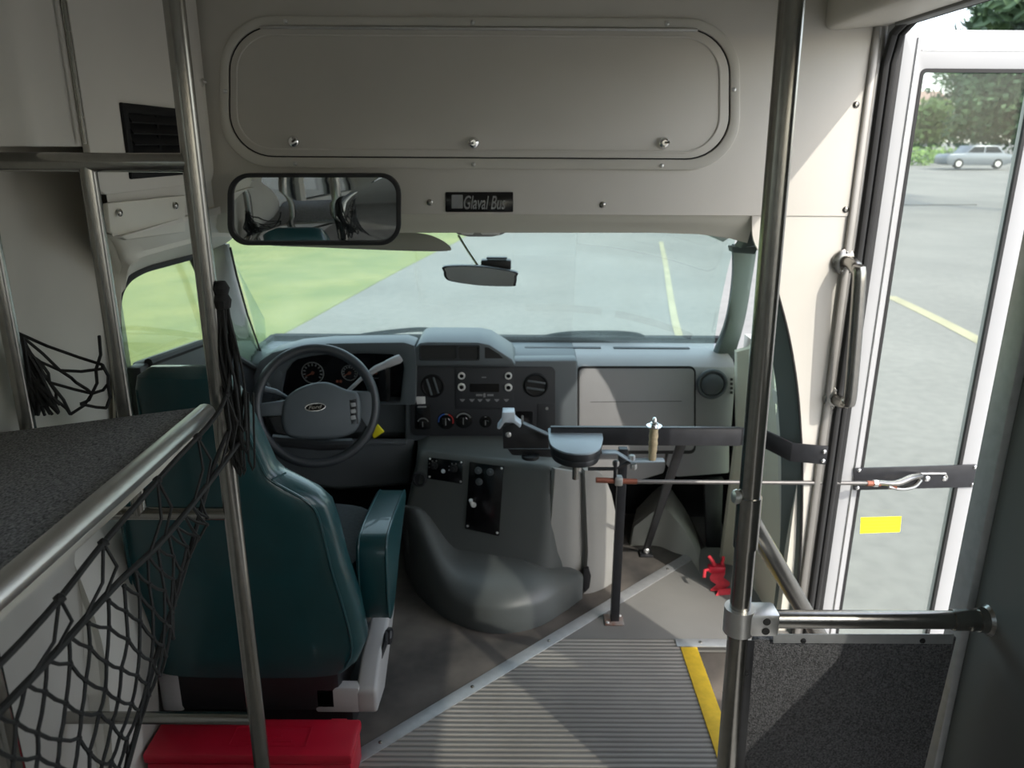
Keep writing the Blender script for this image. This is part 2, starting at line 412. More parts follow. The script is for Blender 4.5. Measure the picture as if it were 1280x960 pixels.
# grey-green return flange behind that edge
ed2 = spline([PY(a, c, YB + .006) for a, c in edge_px[3:]], 5)
b = BM(); inn = [V((p.x - .045, YB + .07, p.z)) for p in ed2]
sheet(b, [ed2, inn], (.006, .004, 0)); struct('trim_5', b, 'pillargreen')
b = BM(); tube(b, ed2, .004, 8); struct('trim_6', b, 'rubber')
# header lip over the windscreen
b = BM(); rows = []
for x_px, dz in ((262, 0), (400, 0), (600, 0), (820, 0), (880, .004), (918, .014), (945, .03)):
    p = PY(x_px, 268, YB + .004)
    zb = PY(x_px, 291 - dz * 250 * 0, 2.26).z - dz
    rows.append([V((p.x, YB + .006, zS + .004)), V((p.x, YB + .02, zS - .02)), V((p.x, 2.235, (zS + zb) / 2)), V((p.x, 2.26, zb)), V((p.x, 2.30, zb + .004)), V((p.x, 2.40, zb + .01)), V((p.x, 2.52, zb - .012 - dz * .5))])
sheet(b, rows, (0, .004, .02)); struct('trim_7', b, 'trimcream')
b = BM()  # corner block at the right end of the lip
prism(b, [PY(925, 311, 2.32), PY(950, 306, 2.26), PY(941, 284, 2.26)], (0, .07, 0), .004); prism(b, [PY(915, 309, 2.36), PY(948, 309, 2.3), PY(944, 318, 2.33), PY(916, 316, 2.38)], (0, .05, 0), .003)
struct('trim_8', b, 'pillargreen')
# cab roof skin above the lip
b = BM(); prism(b, [(-1.05, YB + .03, 1.42), (-1.05, 2.62, 1.36), (-1.05, 2.62, 1.38), (-1.05, YB + .03, 1.46)], (2.0, 0, 0)); struct('ceiling', b, 'white')
# ceiling cove on the right
b = BM()
zc = PY(1030, 38, YB).z; xc = PY(1030, 38, YB).x
prof = [(xc, 2.05), (xc, zc + .02), (xc + .006, zc + .006), (xc + .02, zc), (XR, zc + .012), (XR, 2.05)]
prism(b, [V((x, YB, z)) for x, z in prof], (0, -5.1, 0), .004); struct('trim_9', b, 'cream')
# metal jamb posts of the entry
b = BM()
box(b, (xRc, 2.190, -.1), (.962, YB + .02, 1.95), .005); box(b, (.960, 2.195, -.1), (XR, YB + .02, 1.95), .004)
struct('trim_10', b, 'jamb')
b = BM()   # black seal round the opening
pth = [V((.982, 2.192, -.3)), V((.982, 2.192, 1.765)), V((.984, 2.17, 1.835)), V((.986, 2.11, 1.860)), V((.986, 1.50, 1.860))]
tube(b, pth, .011, 10); tube(b, [p + V((.024, .008, 0)) for p in pth], .010, 10); box(b, (1.008, 2.20, -.3), (1.03, 2.225, 1.87), .003)
struct('trim_11', b, 'rubber')
b = BM(); box(b, (.955, 1.40, -.3), (1.06, 1.462, 1.87), .006); struct('trim_12', b, 'alu_dull')
b = BM(); box(b, (.97, .95, -.0), (.985, 1.40, 2.0), .004); box(b, (.968, 1.42, 1.848), (1.0, 2.14, 1.885), .004); struct('trim_13', b, 'wallshade')
# ------------------------------------------------ left side: overhead cabinet
b = BM()
zcab = 1.365
prism(b, [(-.835, 1.62, zcab), (-.835, YB - .002, zcab), (-.978, YB - .002, zcab), (-.978, 1.905, zcab)], (0, 0, 2.049 - zcab), .003)
prism(b, [(-.835, .98, 1.545), (-.835, 1.64, 1.545), (-.978, 1.905, 1.545), (-.978, .98, 1.545)], (0, 0, 2.049 - 1.545), .003)
prism(b, [(-.835, 1.62, zcab), (-.835, YB, zcab), (-.835, YB, zcab + .02)], (.015, 0, 0))
cab = thing('overhead_cabinet', 'cream overhead cabinet on the left wall with a piano-hinged door', 'cabinet', (-.9, 1.6, zcab))
obj('body', b, 'cream', cab)
b = BM(); dz0 = PX(130, 244, -.82).z
po = rr2(1.555, dz0, 2.185, 2.03, .045)
prism(b, [V((-.835, a, z)) for a, z in po], (.015, 0, 0), .003)
dr = obj('door', b, 'cream', cab)
b = BM(); tube(b, [V((-.818, 1.538, z)) for z in (1.55, 2.03)], .0032, 10)
for kz in range(10): tube(b, [V((-.818, 1.538, 1.55 + kz * .05)), V((-.818, 1.538, 1.55 + kz * .05 + .047))], .0042, 10)
obj('hinge', b, 'steel', cab)
b = BM(); ps = PX(251, 102, -.82); lathe(b, ps, (1, 0, 0), [(.014, 0), (.014, .004), (.006, .008), (.004, .016), (0, .016)], 3); obj('latch_stud', b, 'chrome', cab)
# air vent (louvre) on it
v00, v10 = PX(148, 128, -.82), PX(162, 224, -.82)
vy0 = v00.y; vy1 = PX(228, 139, -.82).y; vz1 = v00.z; vz0 = v10.z
vent = thing('air_vent', 'black louvred air vent in the side of the overhead cabinet', 'vent', (-.82, (vy0 + vy1) / 2, vz0))
b = BM()
def yz(a, c, x): return V((x, a, c))
ringplate(b, [yz(a, c, -.82) for a, c in rr2(vy0, vz0, vy1, vz1, .002, 1)], [yz(a, c, -.82) for a, c in rr2(vy0 + .022, vz0 + .02, vy1 - .022, vz1 - .02, .002, 1)], (.008, 0, 0), .002)
box(b, (-.82, (vy0 + vy1) / 2 - .006, vz0 + .02), (-.814, (vy0 + vy1) / 2 + .006, vz1 - .02)); obj('frame', b, 'ventblack', vent)
b = BM(); box(b, (-.825, vy0 + .01, vz0 + .01), (-.8195, vy1 - .01, vz1 - .01)); obj('backing', b, 'gap', vent)
for kz in range(5):
    b = BM(); z = vz0 + .034 + kz * (vz1 - vz0 - .055) / 4.4
    prism(b, [V((-.82, vy0 + .022, z)), V((-.808, vy0 + .022, z - .010)), V((-.807, vy0 + .022, z - .007)), V((-.82, vy0 + .022, z + .014))], (0, vy1 - vy0 - .044, 0)); obj('slat', b, 'ventblack', vent)
# sculpted trim above and behind the driver's window
XW = -.955
outer = spline([(-.970, 1.81, .60), (-.970, 1.81, 1.0), (-.968, 1.81, 1.20), (-.93, 1.78, 1.31), (-.85, 1.66, zcab), (-.83, 1.80, zcab), (-.83, 2.0, zcab), (-.83, 2.25, zcab), (-.83, 2.4, 1.33)], 6)
wpx = [(152, 560), (150, 470), (146, 420), (146, 375), (157, 350), (180, 336), (208, 328), (235, 321), (262, 314)]
inner = spline([PX(a, c, XW) for a, c in wpx], 6)
b = BM(); rows = []
for t in [0, .06, .3, .45, .55, .64, .74, .9, .97, 1.0]:
    row = []
    for o, i in zip(outer, inner):
        p = o.lerp(i, t)
        w = .018 * math.sin(math.pi * t) * (1 if o.z > 1.2 else .4)
        if .5 < t < .8: w += .012 * (1 if o.z > 1.3 else .3)
        p.x += w; row.append(p)
    rows.append(row)
sheet(b, rows, (-.02, 0, .0)); tl = struct('trim_14', b, 'trimcream')
b = BM(); prism(b, [V((-.829 + 0, *q)) for q in ()] or [PX(135, 254, -.815), PX(232, 244, -.815), PX(232, 290, -.822), PX(160, 300, -.835), PX(138, 290, -.835)], (-.012, 0, 0), .003)
pn = struct('trim_15', b, 'trimcream'); 
for p in ((150, 266), (220, 257)): screw(pn, PX(*p, -.814), (1, 0, 0), .008)
# driver's door: window, frame and dark inner panel
b = BM()
tube(b, inner, .012, 8); f1 = struct('window_2', b, 'rubber')
b = BM(); wz = [PX(a, c, XW - .02) for a, c in ((150, 560), (146, 420), (146, 375), (157, 350), (180, 336), (208, 328), (235, 321))]
prism(b, wz + [V((XW - .02, 2.62, 1.22)), V((XW - .02, 2.95, .90)), V((XW - .02, 2.95, .70))], (.004, 0, 0)); obj('pane', b, 'sideglass', f1)
b = BM(); pf = [PX(238, 318, XW + .005), PX(252, 350, XW + .005), PX(268, 400, XW + .005), PX(282, 450, XW + .005)]
tube(b, pf, .011, 8, flat=.8); obj('division_bar', b, 'rubber', f1)
b = BM()
zsill = PX(200, 446, -.93).z
prism(b, [(-.985, 1.905, -.1), (-.985, 1.905, zsill), (-.985, 2.30, zsill - .04), (-.985, 2.80, zsill - .30), (-.985, 2.80, -.1)], (.05, 0, 0), .012)
box(b, (-.975, 1.865, -.1), (-.940, 1.92, zsill - .004), .004)
d1 = struct('door_1', b, 'blackplast')
b = BM(); box(b, (-.94, 1.95, .55), (-.90, 2.55, .66), .015); obj('armrest', b, 'dashdark', d1)
b = BM(); tube(b, [(-.94, 1.91, zsill - .004), (-.935, 2.3, zsill - .042), (-.935, 2.75, zsill - .275)], .012, 8); obj('sill_strip', b, 'rubber', d1)
# lower B pillar, seen through the net
b = BM()
cr = spline([PY(86, 655, 1.55), PY(108, 700, 1.54), PY(140, 790, 1.52), PY(150, 860, 1.50), PY(158, 1000, 1.48)], 6)
rows = []
for dx, dy in ((-.13, -.02), (-.07, -.012), (-.045, .0), (-.02, -.014), (0, .005), (.012, .05), (.012, .14)):
    rows.append([p + V((dx, dy, 0)) for p in cr])
sheet(b, rows, (0, .02, 0)); struct('trim_16', b, 'frame_grey')
# ------------------------------------------------ cab: windshield, pillars, cowl
N = 14
tpx = [(286, 309), (330, 306), (420, 301), (520, 295), (600, 292), (680, 291), (750, 292), (810, 295), (860, 300), (900, 305), (917, 309)]
bpx = [(324, 444), (360, 437), (440, 430), (520, 427), (600, 427), (680, 428), (740, 429), (790, 432), (840, 436), (880, 440), (893, 441)]
def ydep(i, n, a, c): t = i / (n - 1) * 2 - 1; return c - (c - a) * t * t
top = [PY(*p, ydep(i, 11, 2.46, 2.55)) for i, p in enumerate(tpx)]
bot = [PY(*p, ydep(i, 11, 2.90, 3.06)) for i, p in enumerate(bpx)]
b = BM(); top_e = [p + V((0, -.01, .02)) for p in top]; bot_e = [p + V((0, .02, -.02)) for p in bot]
top_s, bot_s = spline(top_e, 3), spline(bot_e, 3)
sheet(b, [[a.lerp(c, t) + V((0, .03 * math.sin(math.pi * t), 0)) for a, c in zip(top_s, bot_s)] for t in (0, .25, .5, .75, 1)], (0, .005, .004))
ws = struct('window_1', b, 'ws')
# left A pillar
def pillar(name, inpx, yin, outp, m, th):
    b = BM(); i3 = spline([PY(a, c, y) for (a, c), y in zip(inpx, yin)], 6); o3 = spline(outp, 6)
    mid = [a.lerp(c, .5) + V(th) for a, c in zip(i3, o3)]
    sheet(b, [i3, [a.lerp(c, .22) + V(th) * .8 for a, c in zip(i3, o3)], mid, [a.lerp(c, .8) + V(th) * .7 for a, c in zip(i3, o3)], o3], (0, .02, 0)); return struct(name, b, m)
pillar('trim_18', [(284, 306), (292, 345), (306, 395), (324, 446)], [2.44, 2.58, 2.74, 2.90], [PX(252, 296, -.98), PX(264, 345, -.985), PX(272, 400, -.99), PX(290, 470, -1.0)], 'coverpale', (.012, -.02, 0))
b = BM(); tube(b, [PY(288, 310, 2.43), PY(296, 345, 2.55), PY(309, 392, 2.71), PY(326, 440, 2.87)], .0035, 8); struct('trim_19', b, 'rubber')
pillar('trim_20', [(917, 306), (916, 350), (908, 400), (892, 443)], [2.44, 2.58, 2.74, 2.90], [PX(948, 300, .865), PX(940, 350, .87), PX(930, 405, .87), PX(914, 458, .87)], 'pillargreen', (-.012, -.02, 0))
# cab right side: door with window, hinge pillar, kick area
b = BM(); box(b, (.90, 2.222, -.1), (.94, 2.75, .15)); box(b, (.90, 2.222, .15), (.94, 2.47, 1.36)); box(b, (.895, 2.46, .72), (.94, 2.75, .76)); box(b, (.90, 2.222, 1.24), (.94, 2.75, 1.38)); box(b, (.90, 2.74, -.1), (.94, 2.90, .86))
d2 = struct('door_2', b, 'trimcream')
b = BM(); box(b, (.917, 2.47, .15), (.921, 2.78, 1.24)); obj('pane', b, 'sideglass', d2)  # pane carried down low, added to let sunlight onto the hinge pillar
b = BM(); p1, p2, p3, p4 = PY(921, 440, 2.70), PY(945, 430, 2.66), PY(952, 760, 2.58), PY(902, 700, 2.66)
sheet(b, [[p1, PY(922, 540, 2.69), PY(912, 620, 2.68), p4], [PY(936, 436, 2.67), PY(938, 540, 2.66), PY(930, 640, 2.64), PY(925, 740, 2.62)], [PX(965, 420, .9), PX(972, 560, .9), PX(975, 660, .9), PX(972, 780, .9)]], (0, .03, 0))
struct('trim_21', b, 'sunlitcream')
b = BM(); box(b, (-.99, 3.08, -.1), (.93, 3.12, .80)); box(b, (.91, 2.74, -.1), (.93, 3.1, .7)); box(b, (-1.0, 2.78, -.1), (-.98, 3.1, .8)); struct('wall_front', b, 'darkvoid')
b = BM()   # pale wheel-house liner under the dash
lo = [PZ(802, 690, .0), PZ(828, 700, 0), PZ(872, 702, 0)]
pts = spline([PY(797, 640, 2.95), PY(830, 610, 2.95), PY(850, 628, 2.9), PY(868, 660, 2.85), PY(880, 702, 2.72)], 5)
rows = [[V((p.x, p.y - .12 * 0, p.z)) for p in pts], [V((p.x - .03, p.y - .10, p.z * .75)) for p in pts], [V((p.x - .05, p.y - .16, 0)) for p in pts]]
sheet(b, rows, (0, .03, 0)); struct('trim_22', b, 'housing')
b = BM(); prism(b, pxy([(880, 600), (905, 598), (900, 700), (884, 694)], 2.78), (0, .03, 0), .006); struct('trim_23', b, 'dashdark')

# ================================================================== OVERHEAD STORAGE
yo = YB
st = thing('overhead_storage_compartment', 'cream storage compartment above the windscreen with a rounded door', 'compartment', PY(600, 205, yo))
def tilt(pts): return [(x, y + (x - 600) * .006) for x, y in pts]
fo = rr2(276, 22, 924, 211, 66, 10); fi = rr2(287, 34, 912, 198, 56, 10); fd = rr2(288.5, 35.5, 910.5, 196.5, 55, 10); fr_ = rr2(296, 45, 900, 188, 46, 10)
b = BM(); ringplate(b, pxy(tilt(fo), yo), pxy(tilt(fi), yo), (0, -.010, 0), .003); obj('frame', b, 'frame_grey', st)
b = BM(); prism(b, pxy(tilt(rr2(286, 33, 913, 199, 56, 10)), yo + .001), (0, -.003, 0)); obj('gap_seal', b, 'gap', st)
b = BM(); prism(b, pxy(tilt(fd), yo - .004), (0, -.005, 0), .002)
ringplate(b, pxy(tilt(rr2(294, 43, 902, 190, 48, 10)), yo - .009), pxy(tilt(rr2(297, 46, 899, 187, 45, 10)), yo - .009), (0, -.0025, 0), .001)
dr = obj('door', b, 'cream', st)
b = BM(); tube(b, [PY(325, 34, yo - .012), PY(872, 37.5, yo - .012)], .004, 8); obj('hinge', b, 'alu', st)
for p, a in (((367, 177), 35), ((592, 178.5), 200), ((830, 178.5), 10)):
    c = PY(*p, yo - .009); b = BM(); lathe(b, c, (0, -1, 0), [(.0155, 0), (.0155, .004), (.013, .008), (.008, .011), (.0075, .016), (.0, .016)], 20)
    la = obj('latch', b, 'chrome', dr)
    b = BM(); d = V((math.cos(math.radians(a)), 0, math.sin(math.radians(a)))); tube(b, [c + V((0, -.014, 0)), c + V((0, -.017, 0)) + d * .012], .0035, 8)
    obj('latch_tab', b, 'steel', dr)
for p in ((357, 26.5), (591, 28), (834, 29.5), (369, 204.5), (592, 205.5), (827, 207), (277.5 + 4, 114), (917.5, 112)): screw(st, PY(*p, yo - .0095), r=.006, m='alu')
# nameplate
O = PY(557, 264, YB); np_ = thing('nameplate', 'small black nameplate with silver lettering above the windscreen', 'sign', O)
b = BM(); prism(b, prr(557, 240, 641.5, 265, 1.2, YB, 2), (0, -.003, 0), .0008); obj('plate', b, 'screen', np_)
b = BM(); ux = V((1, 0, 0)); uz = V((0, 0, 1))
w = PY(633, 260, YB).x - PY(581, 260, YB).x
text_mesh(b, 'Glaval Bus', PY(580, 261, YB) + V((0, -.0035, 0)), ux, uz, .052, shear=.28, width=w, bold=.008); obj('lettering', b, 'textgrey', np_)
b = BM(); prism(b, prr(564.5, 243.5, 578.5, 260.5, .5, YB - .003, 1), (0, -.0008, 0)); tube(b, [PY(566, 259, YB - .0035), PY(571, 252, YB - .0035), PY(577, 246, YB - .0035)], .0008, 6); obj('emblem', b, 'textgrey', np_)

# ================================================================== MIRRORS, VISOR, DOME LAMP
mo = PY(392, 262, 2.08)
mir = thing('rear_view_mirror', 'large rounded interior mirror with black rim under the overhead compartment', 'mirror', PY(392, 307, 2.08))
nrm = V((.04, -1, -.10)).normalized()
def mp(pts): return [PP(a, c, mo, nrm) for a, c in pts]
b = BM(); ringplate(b, mp(rr2(284, 217, 501, 307, 26, 8)), mp(rr2(291, 222, 495, 302, 21, 8)), nrm * -.016 * 1, .002)
prism(b, [p - nrm * .012 for p in mp(rr2(287, 219, 499, 305, 24, 8))], -nrm * .02, .006); obj('rim', b, 'blackplast', mir)
b = BM()
g = mp(rr2(291, 221, 495, 302, 21, 8)); cen = sum(g, V()) / len(g)
vc = b.verts.new(cen + nrm * -.001); rings = []
for s in (.25, .5, .75, 1.0): rings.append([b.verts.new(cen.lerp(p, s) - nrm * (.001 + .006 * s * s)) for p in g])
n = len(g)
for i in range(n): b.faces.new((vc, rings[0][i], rings[0][(i + 1) % n]))
for A, B in zip(rings, rings[1:]):
    for i in range(n): b.faces.new((A[i], A[(i + 1) % n], B[(i + 1) % n], B[i]))
obj('glass', b, 'mirror', mir)
b = BM(); tube(b, [mo - nrm * -.0 + V((0, .03, .0)), mo + V((.02, .12, .03))], .010, 10); lathe(b, mo + V((.02, .115, .03)), (0, -1, 0), [(.03, 0), (.03, .006), (.014, .012), (0, .012)], 20); obj('bracket', b, 'steel', mir)
# small windscreen mirror
m2 = PY(600, 345, 2.42)
sm = thing('windscreen_mirror', 'small black mirror hanging from the windscreen over the dashboard', 'mirror', PY(600, 357, 2.42))
b = BM(); o = tilt([(x, y) for x, y in spline_px]) if False else [(556, 333), (600, 333), (644, 340), (646, 346), (645, 355), (640, 358), (600, 357), (565, 352), (556, 347), (554.5, 340)]
mn_ = V((.05, -1, .045)).normalized(); oo = spline([PP(a, c, m2, mn_) for a, c in o], 4, True); prism(b, oo, (0, .035, 0), .004); obj('housing', b, 'blackplast', sm)
b = BM(); ci = sum(oo, V()) / len(oo); prism(b, [ci.lerp(p, .93) + V((0, -.002, 0)) for p in oo], (0, .002, 0)); obj('glass', b, 'mirror', sm)
b = BM(); tube(b, spline([PY(573, 294, 2.52), PY(584, 312, 2.50), PY(598, 333, 2.455)], 5), .004, 8); obj('stem', b, 'steel', sm)
b = BM(); box(b, PY(601, 338, 2.47), PY(639, 323, 2.52), .006); box(b, PY(608, 324, 2.48), PY(634, 320.5, 2.51), .003); obj('sensor_box', b, 'blackplast', sm, label='black sensor box behind the small mirror')
# visor
b = BM(); vi = spline([PY(a, c, 2.38) for a, c in ((330, 300), (430, 292), (500, 290.5), (532, 292.5), (552, 300), (563, 309), (556, 313.5), (500, 313), (400, 309), (332, 306))], 5, True)
prism(b, vi, (0, .022, -.004), .006)
vz_ = obj('sun_visor', b, 'visor'); tag(vz_, 'grey fabric sun visor folded up behind the large mirror', 'sun visor')
b = BM(); tube(b, [PY(335, 299, 2.40), PY(330, 294, 2.40), PY(322, 293, 2.42)], .004, 8); obj('pivot', b, 'steel', vz_)
# dome lamp
dl = thing('map_lamp', 'small pale oval lamp on the header above the windscreen', 'lamp', PY(600, 296, 2.27))
b = BM(); o = [PY(a, c, 2.262) for a, c in ((568, 289), (633, 289), (629, 293), (615, 296), (586, 296), (572, 293))]; prism(b, o, (0, .06, 0), .003); obj('bezel', b, 'coverpale', dl)
for x0, x1 in ((575, 593), (600, 626)):
    b = BM(); prism(b, [PY(a, c, 2.2605) for a, c in ((x0, 290.5), (x1, 290.5), (x1 - 2, 293.5), (x0 + 3, 293.5))], (0, .004, 0), .0005); obj('lens', b, 'whiteplast', dl)

# ================================================================== DASHBOARD
da = thing('dashboard', 'grey moulded dashboard with radio and glovebox under the windscreen', 'dashboard', (-.08, 2.9, .3))
XDL, XDR = -.985, .835
def sweep_x(bm, prof, x0, x1, bev=0): prism(bm, [V((x0, y, z)) for y, z in prof], (x1 - x0, 0, 0), bev)
b = BM()
xsplit = PY(721, 480, 2.745).x
sweep_x(b, [(3.07, .70), (3.05, .785), (2.95, .792), (2.86, .792), (2.80, .785), (2.765, .770), (2.752, .74), (2.75, .60), (2.755, .50), (2.82, .44), (3.07, .42)], XDL, xsplit, .004)
obj('body', b, 'dash', da)
b = BM()
sweep_x(b, [(3.07, .70), (3.05, .785), (2.95, .79), (2.86, .79), (2.80, .783), (2.765, .765), (2.75, .735), (2.742, .60), (2.742, .52), (2.80, .46), (2.9, .40), (3.07, .40)], xsplit, XDR, .004)
ps = obj('passenger_section', b, 'dashlight', da)
yP = 2.742
b = BM(); gb = prr(724, 461, 867, 562, 6, yP - .001); prism(b, gb, (0, -.004, 0), .0015)
ringplate(b, prr(722, 458.5, 869, 566, 7, yP), prr(724, 461, 867, 562, 6, yP), (0, -.001, 0))
gx = obj('glovebox_door', b, 'dashlight', da)
b = BM(); ringplate(b, prr(720.5, 457.5, 869.5, 567, 8, yP + .0005), prr(723.3, 460.2, 867.7, 563, 6, yP + .0005), (0, -.0028, 0)); tube(b, [PY(738, 502.5, yP - .005), PY(852, 501.5, yP - .005)], .001, 6); obj('seam', b, 'gap', gx)
# end vent
def round_vent(c, r, par, ring, blade_angle, core='gap'):
    b = BM(); lathe(b, c, (0, -1, 0), [(r * 1.22, 0), (r * 1.22, .006), (r * 1.1, .010), (r, .008), (r, .001)], 28); o = obj('vent', b, ring, par)
    b = BM(); lathe(b, c, (0, -1, 0), [(r, .0005), (r, .002), (0, .002)], 28); obj('vent_well', b, core, o)
    for q in (-.36, .36):
        b = BM(); a = math.radians(blade_angle); d = V((math.cos(a), 0, math.sin(a))); nn = V((-math.sin(a), 0, math.cos(a)))
        L = r * math.sqrt(1 - q * q) * .95
        p0 = V(c) + nn * q * r + V((0, -.007, 0)); prism(b, [p0 - d * L - nn * .0035, p0 + d * L - nn * .0035, p0 + d * L + nn * .0035, p0 - d * L + nn * .0035], (0, -.005, 0), .001); obj('vane', b, 'dash', o)
    return o
cv = PY(890, 480, yP)
b = BM(); lathe(b, cv, (0, -1, 0), [(.058, -.002), (.058, .004), (.052, .008), (.046, .006), (.044, .002)], 30); ev = obj('end_vent', b, 'dash', da)
b = BM(); lathe(b, cv, (0, -1, 0), [(.044, 0), (.043, .004), (.036, .012), (.020, .018), (0, .020)], 28); obj('vent_ball', b, 'dash', ev)
b = BM(); 
for kz in range(4): box(b, PY(913.2, 476 + kz * 5.5, yP - .006), PY(915.5, 472.5 + kz * 5.5, yP + .002))
obj('side_slot', b, 'gap', da)
# lower passenger panels
b = BM(); prism(b, pxy([(838, 556), (912, 556), (912, 592), (846, 597), (832, 580)], 2.76), (0, .06, 0), .008); obj('lower_panel', b, 'dashlight', da)
b = BM(); prism(b, pxy([(700, 556), (838, 556), (830, 592), (790, 604), (700, 600)], 2.78), (0, .06, 0), .008); obj('lower_panel', b, 'dashlight', da)
# defrost slot on dash top
b = BM(); 
for xa, xb in ((.05, .35), (.40, .70)):
    box(b, (xa, 2.93, .790), (xb, 2.955, .7935), .001)
obj('defrost_grille', b, 'dashdark', da)
# cluster hood
yh = 2.66
hood_o = [(318, 506), (317, 470), (324, 452), (340, 441), (370, 433), (410, 429.5), (460, 428.5), (505, 428), (518, 432), (520, 450), (519, 506)]
hood_i = [(345, 503), (352, 470), (362, 456), (372, 449), (390, 445), (415, 442.5), (460, 442), (490, 443), (503, 449), (505, 460), (500, 503)]
b = BM(); ringplate(b, pxy(hood_o, yh), pxy(hood_i, yh + .02), (0, .12, 0), .004)
prism(b, pxy(hood_o, yh + .10), (0, .10, -.01)); ch = obj('cluster_hood', b, 'dash', da)
b = BM(); prism(b, pxy([(x, y) for x, y in hood_i], yh + .085), (0, .02, 0)); cl = obj('instrument_cluster', b, 'screen', da)
yc = yh + .083
def dial(px, py, r, ticks=True):
    c = PY(px, py, yc); b = BM(); 
    ringplate(b, [c + V((math.cos(t) * r, 0, math.sin(t) * r)) for t in [k * math.pi / 12 for k in range(24)]], [c + V((math.cos(t) * r * .93, 0, math.sin(t) * r * .93)) for t in [k * math.pi / 12 for k in range(24)]], (0, -.003, 0))
    for k in range(11):
        a = math.radians(215 - 250 * k / 10); d = V((math.cos(a), 0, math.sin(a))); n_ = V((-d.z, 0, d.x))
        p = c + d * r * .75; prism(b, [p - d * r * .10 - n_ * .002, p + d * r * .10 - n_ * .002, p + d * r * .10 + n_ * .002, p - d * r * .10 + n_ * .002], (0, -.002, 0))
    g_ = obj('gauge', b, 'textgrey', cl)
    b = BM(); a = math.radians(205); tube(b, [c + V((0, -.005, 0)), c + V((math.cos(a) * r * .8, -.005, math.sin(a) * r * .8))], [.003, .001], 6); lathe(b, c, (0, -1, 0), [(.006, 0), (.006, .007), (0, .007)], 12); obj('needle', b, 'copper', cl)
dial(391, 466, .042); dial(437, 466, .03); dial(470, 466, .022)
b = BM()
for x in (420, 424.5): prism(b, prr(x, 475, x + 3, 478, .3, yc, 1), (0, -.002, 0))
obj('warning_light', b, 'copper', cl)
# headlight switch area left of wheel
b = BM(); prism(b, prr(322, 462, 352, 500, 6, yh + .015), (0, .02, 0), .003); lathe(b, PY(333, 482, yh + .013), (0, -1, 0), [(.016, 0), (.016, .012), (.012, .016), (0, .016)], 18); obj('switch_bezel', b, 'dash', da)
# pod in the middle of the dash top
yp = 2.665
b = BM(); pod = [(515, 457), (519, 434), (524, 429), (534, 427.5), (598, 428), (612, 431), (626, 440), (640, 449), (645, 457)]
prism(b, pxy(pod, yp), (0, .24, .0), .006); po_ = obj('cubby_pod', b, 'dash', da)
for poly in (rr2(526, 432, 570.5, 449, 2), rr2(573, 433, 598, 449, 2), [(606, 434), (611, 434.5), (624, 443), (629, 448), (606, 448)]):
    b = BM(); c_ = (sum(p[0] for p in poly) / len(poly), sum(p[1] for p in poly) / len(poly))
    prism(b, pxy(poly, yp - .0008), (0, .004, 0)); obj('cubby', b, 'gap', po_)
b = BM(); ringplate(b, prr(524, 430.5, 600, 450.5, 3, yp), prr(526, 432, 598, 449, 2, yp), (0, -.005, 0), .0015); box(b, PY(570.5, 449, yp - .004), PY(573, 432, yp)); obj('cubby_frame', b, 'dashdark', po_)
# centre panel
ya = 2.70
b = BM(); prism(b, pxy([(506, 452), (722, 450), (722, 548), (506, 552)], ya), (0, .08, 0), .012); obj('centre_stack', b, 'dash', da)
b = BM(); prism(b, prr(513.5, 458, 694, 544, 7, ya), (0, -.005, 0), .002); cp = obj('control_panel', b, 'dashdark', da)
yk = ya - .005
round_vent(PY(541, 482, yk), .036, da, 'ventblack', 105); round_vent(PY(670, 481, yk), .037, da, 'ventblack', -8)
b = BM(); prism(b, prr(569, 460, 642, 511, 2, yk), (0, -.003, 0), .001); ra = obj('radio', b, 'dashdark', da)
b = BM(); prism(b, prr(587, 479.5, 624, 490, 1, yk - .003), (0, -.001, 0)); obj('display', b, 'screen', ra)
for p, r in (((577, 469.5), .0135), ((635.5, 469.5), .0135), ((577, 483.5), .0145), ((635.5, 484), .0145)):
    c = PY(*p, yk - .003); b = BM(); lathe(b, c, (0, -1, 0), [(r, 0), (r, .006), (r * .86, .009), (r * .60, .009), (r * .58, .005), (0, .005)], 20); kn = obj('knob', b, 'whiteplast', ra)
    b = BM(); lathe(b, c + V((0, -.0055, 0)), (0, -1, 0), [(r * .57, 0), (r * .5, .002), (0, .002)], 16); obj('knob_centre', b, 'screen', kn)
for x in (578, 590, 600, 610, 621, 633):
    b = BM(); prism(b, pxy([(x - 3.3, 499), (x + 3.3, 499), (x + .8, 502), (x - .8, 502)], yk - .003), (0, -.0015, 0)); obj('button', b, 'textgrey', ra)
for q in ((595, 492.7, 603, 495), (604, 491.7, 607, 496.5), (609, 492.7, 617, 495), (602, 471, 608, 472.3)):
    b = BM(); prism(b, prr(*q, .3, yk - .003, 1), (0, -.0015, 0)); obj('button', b, 'textgrey', ra)
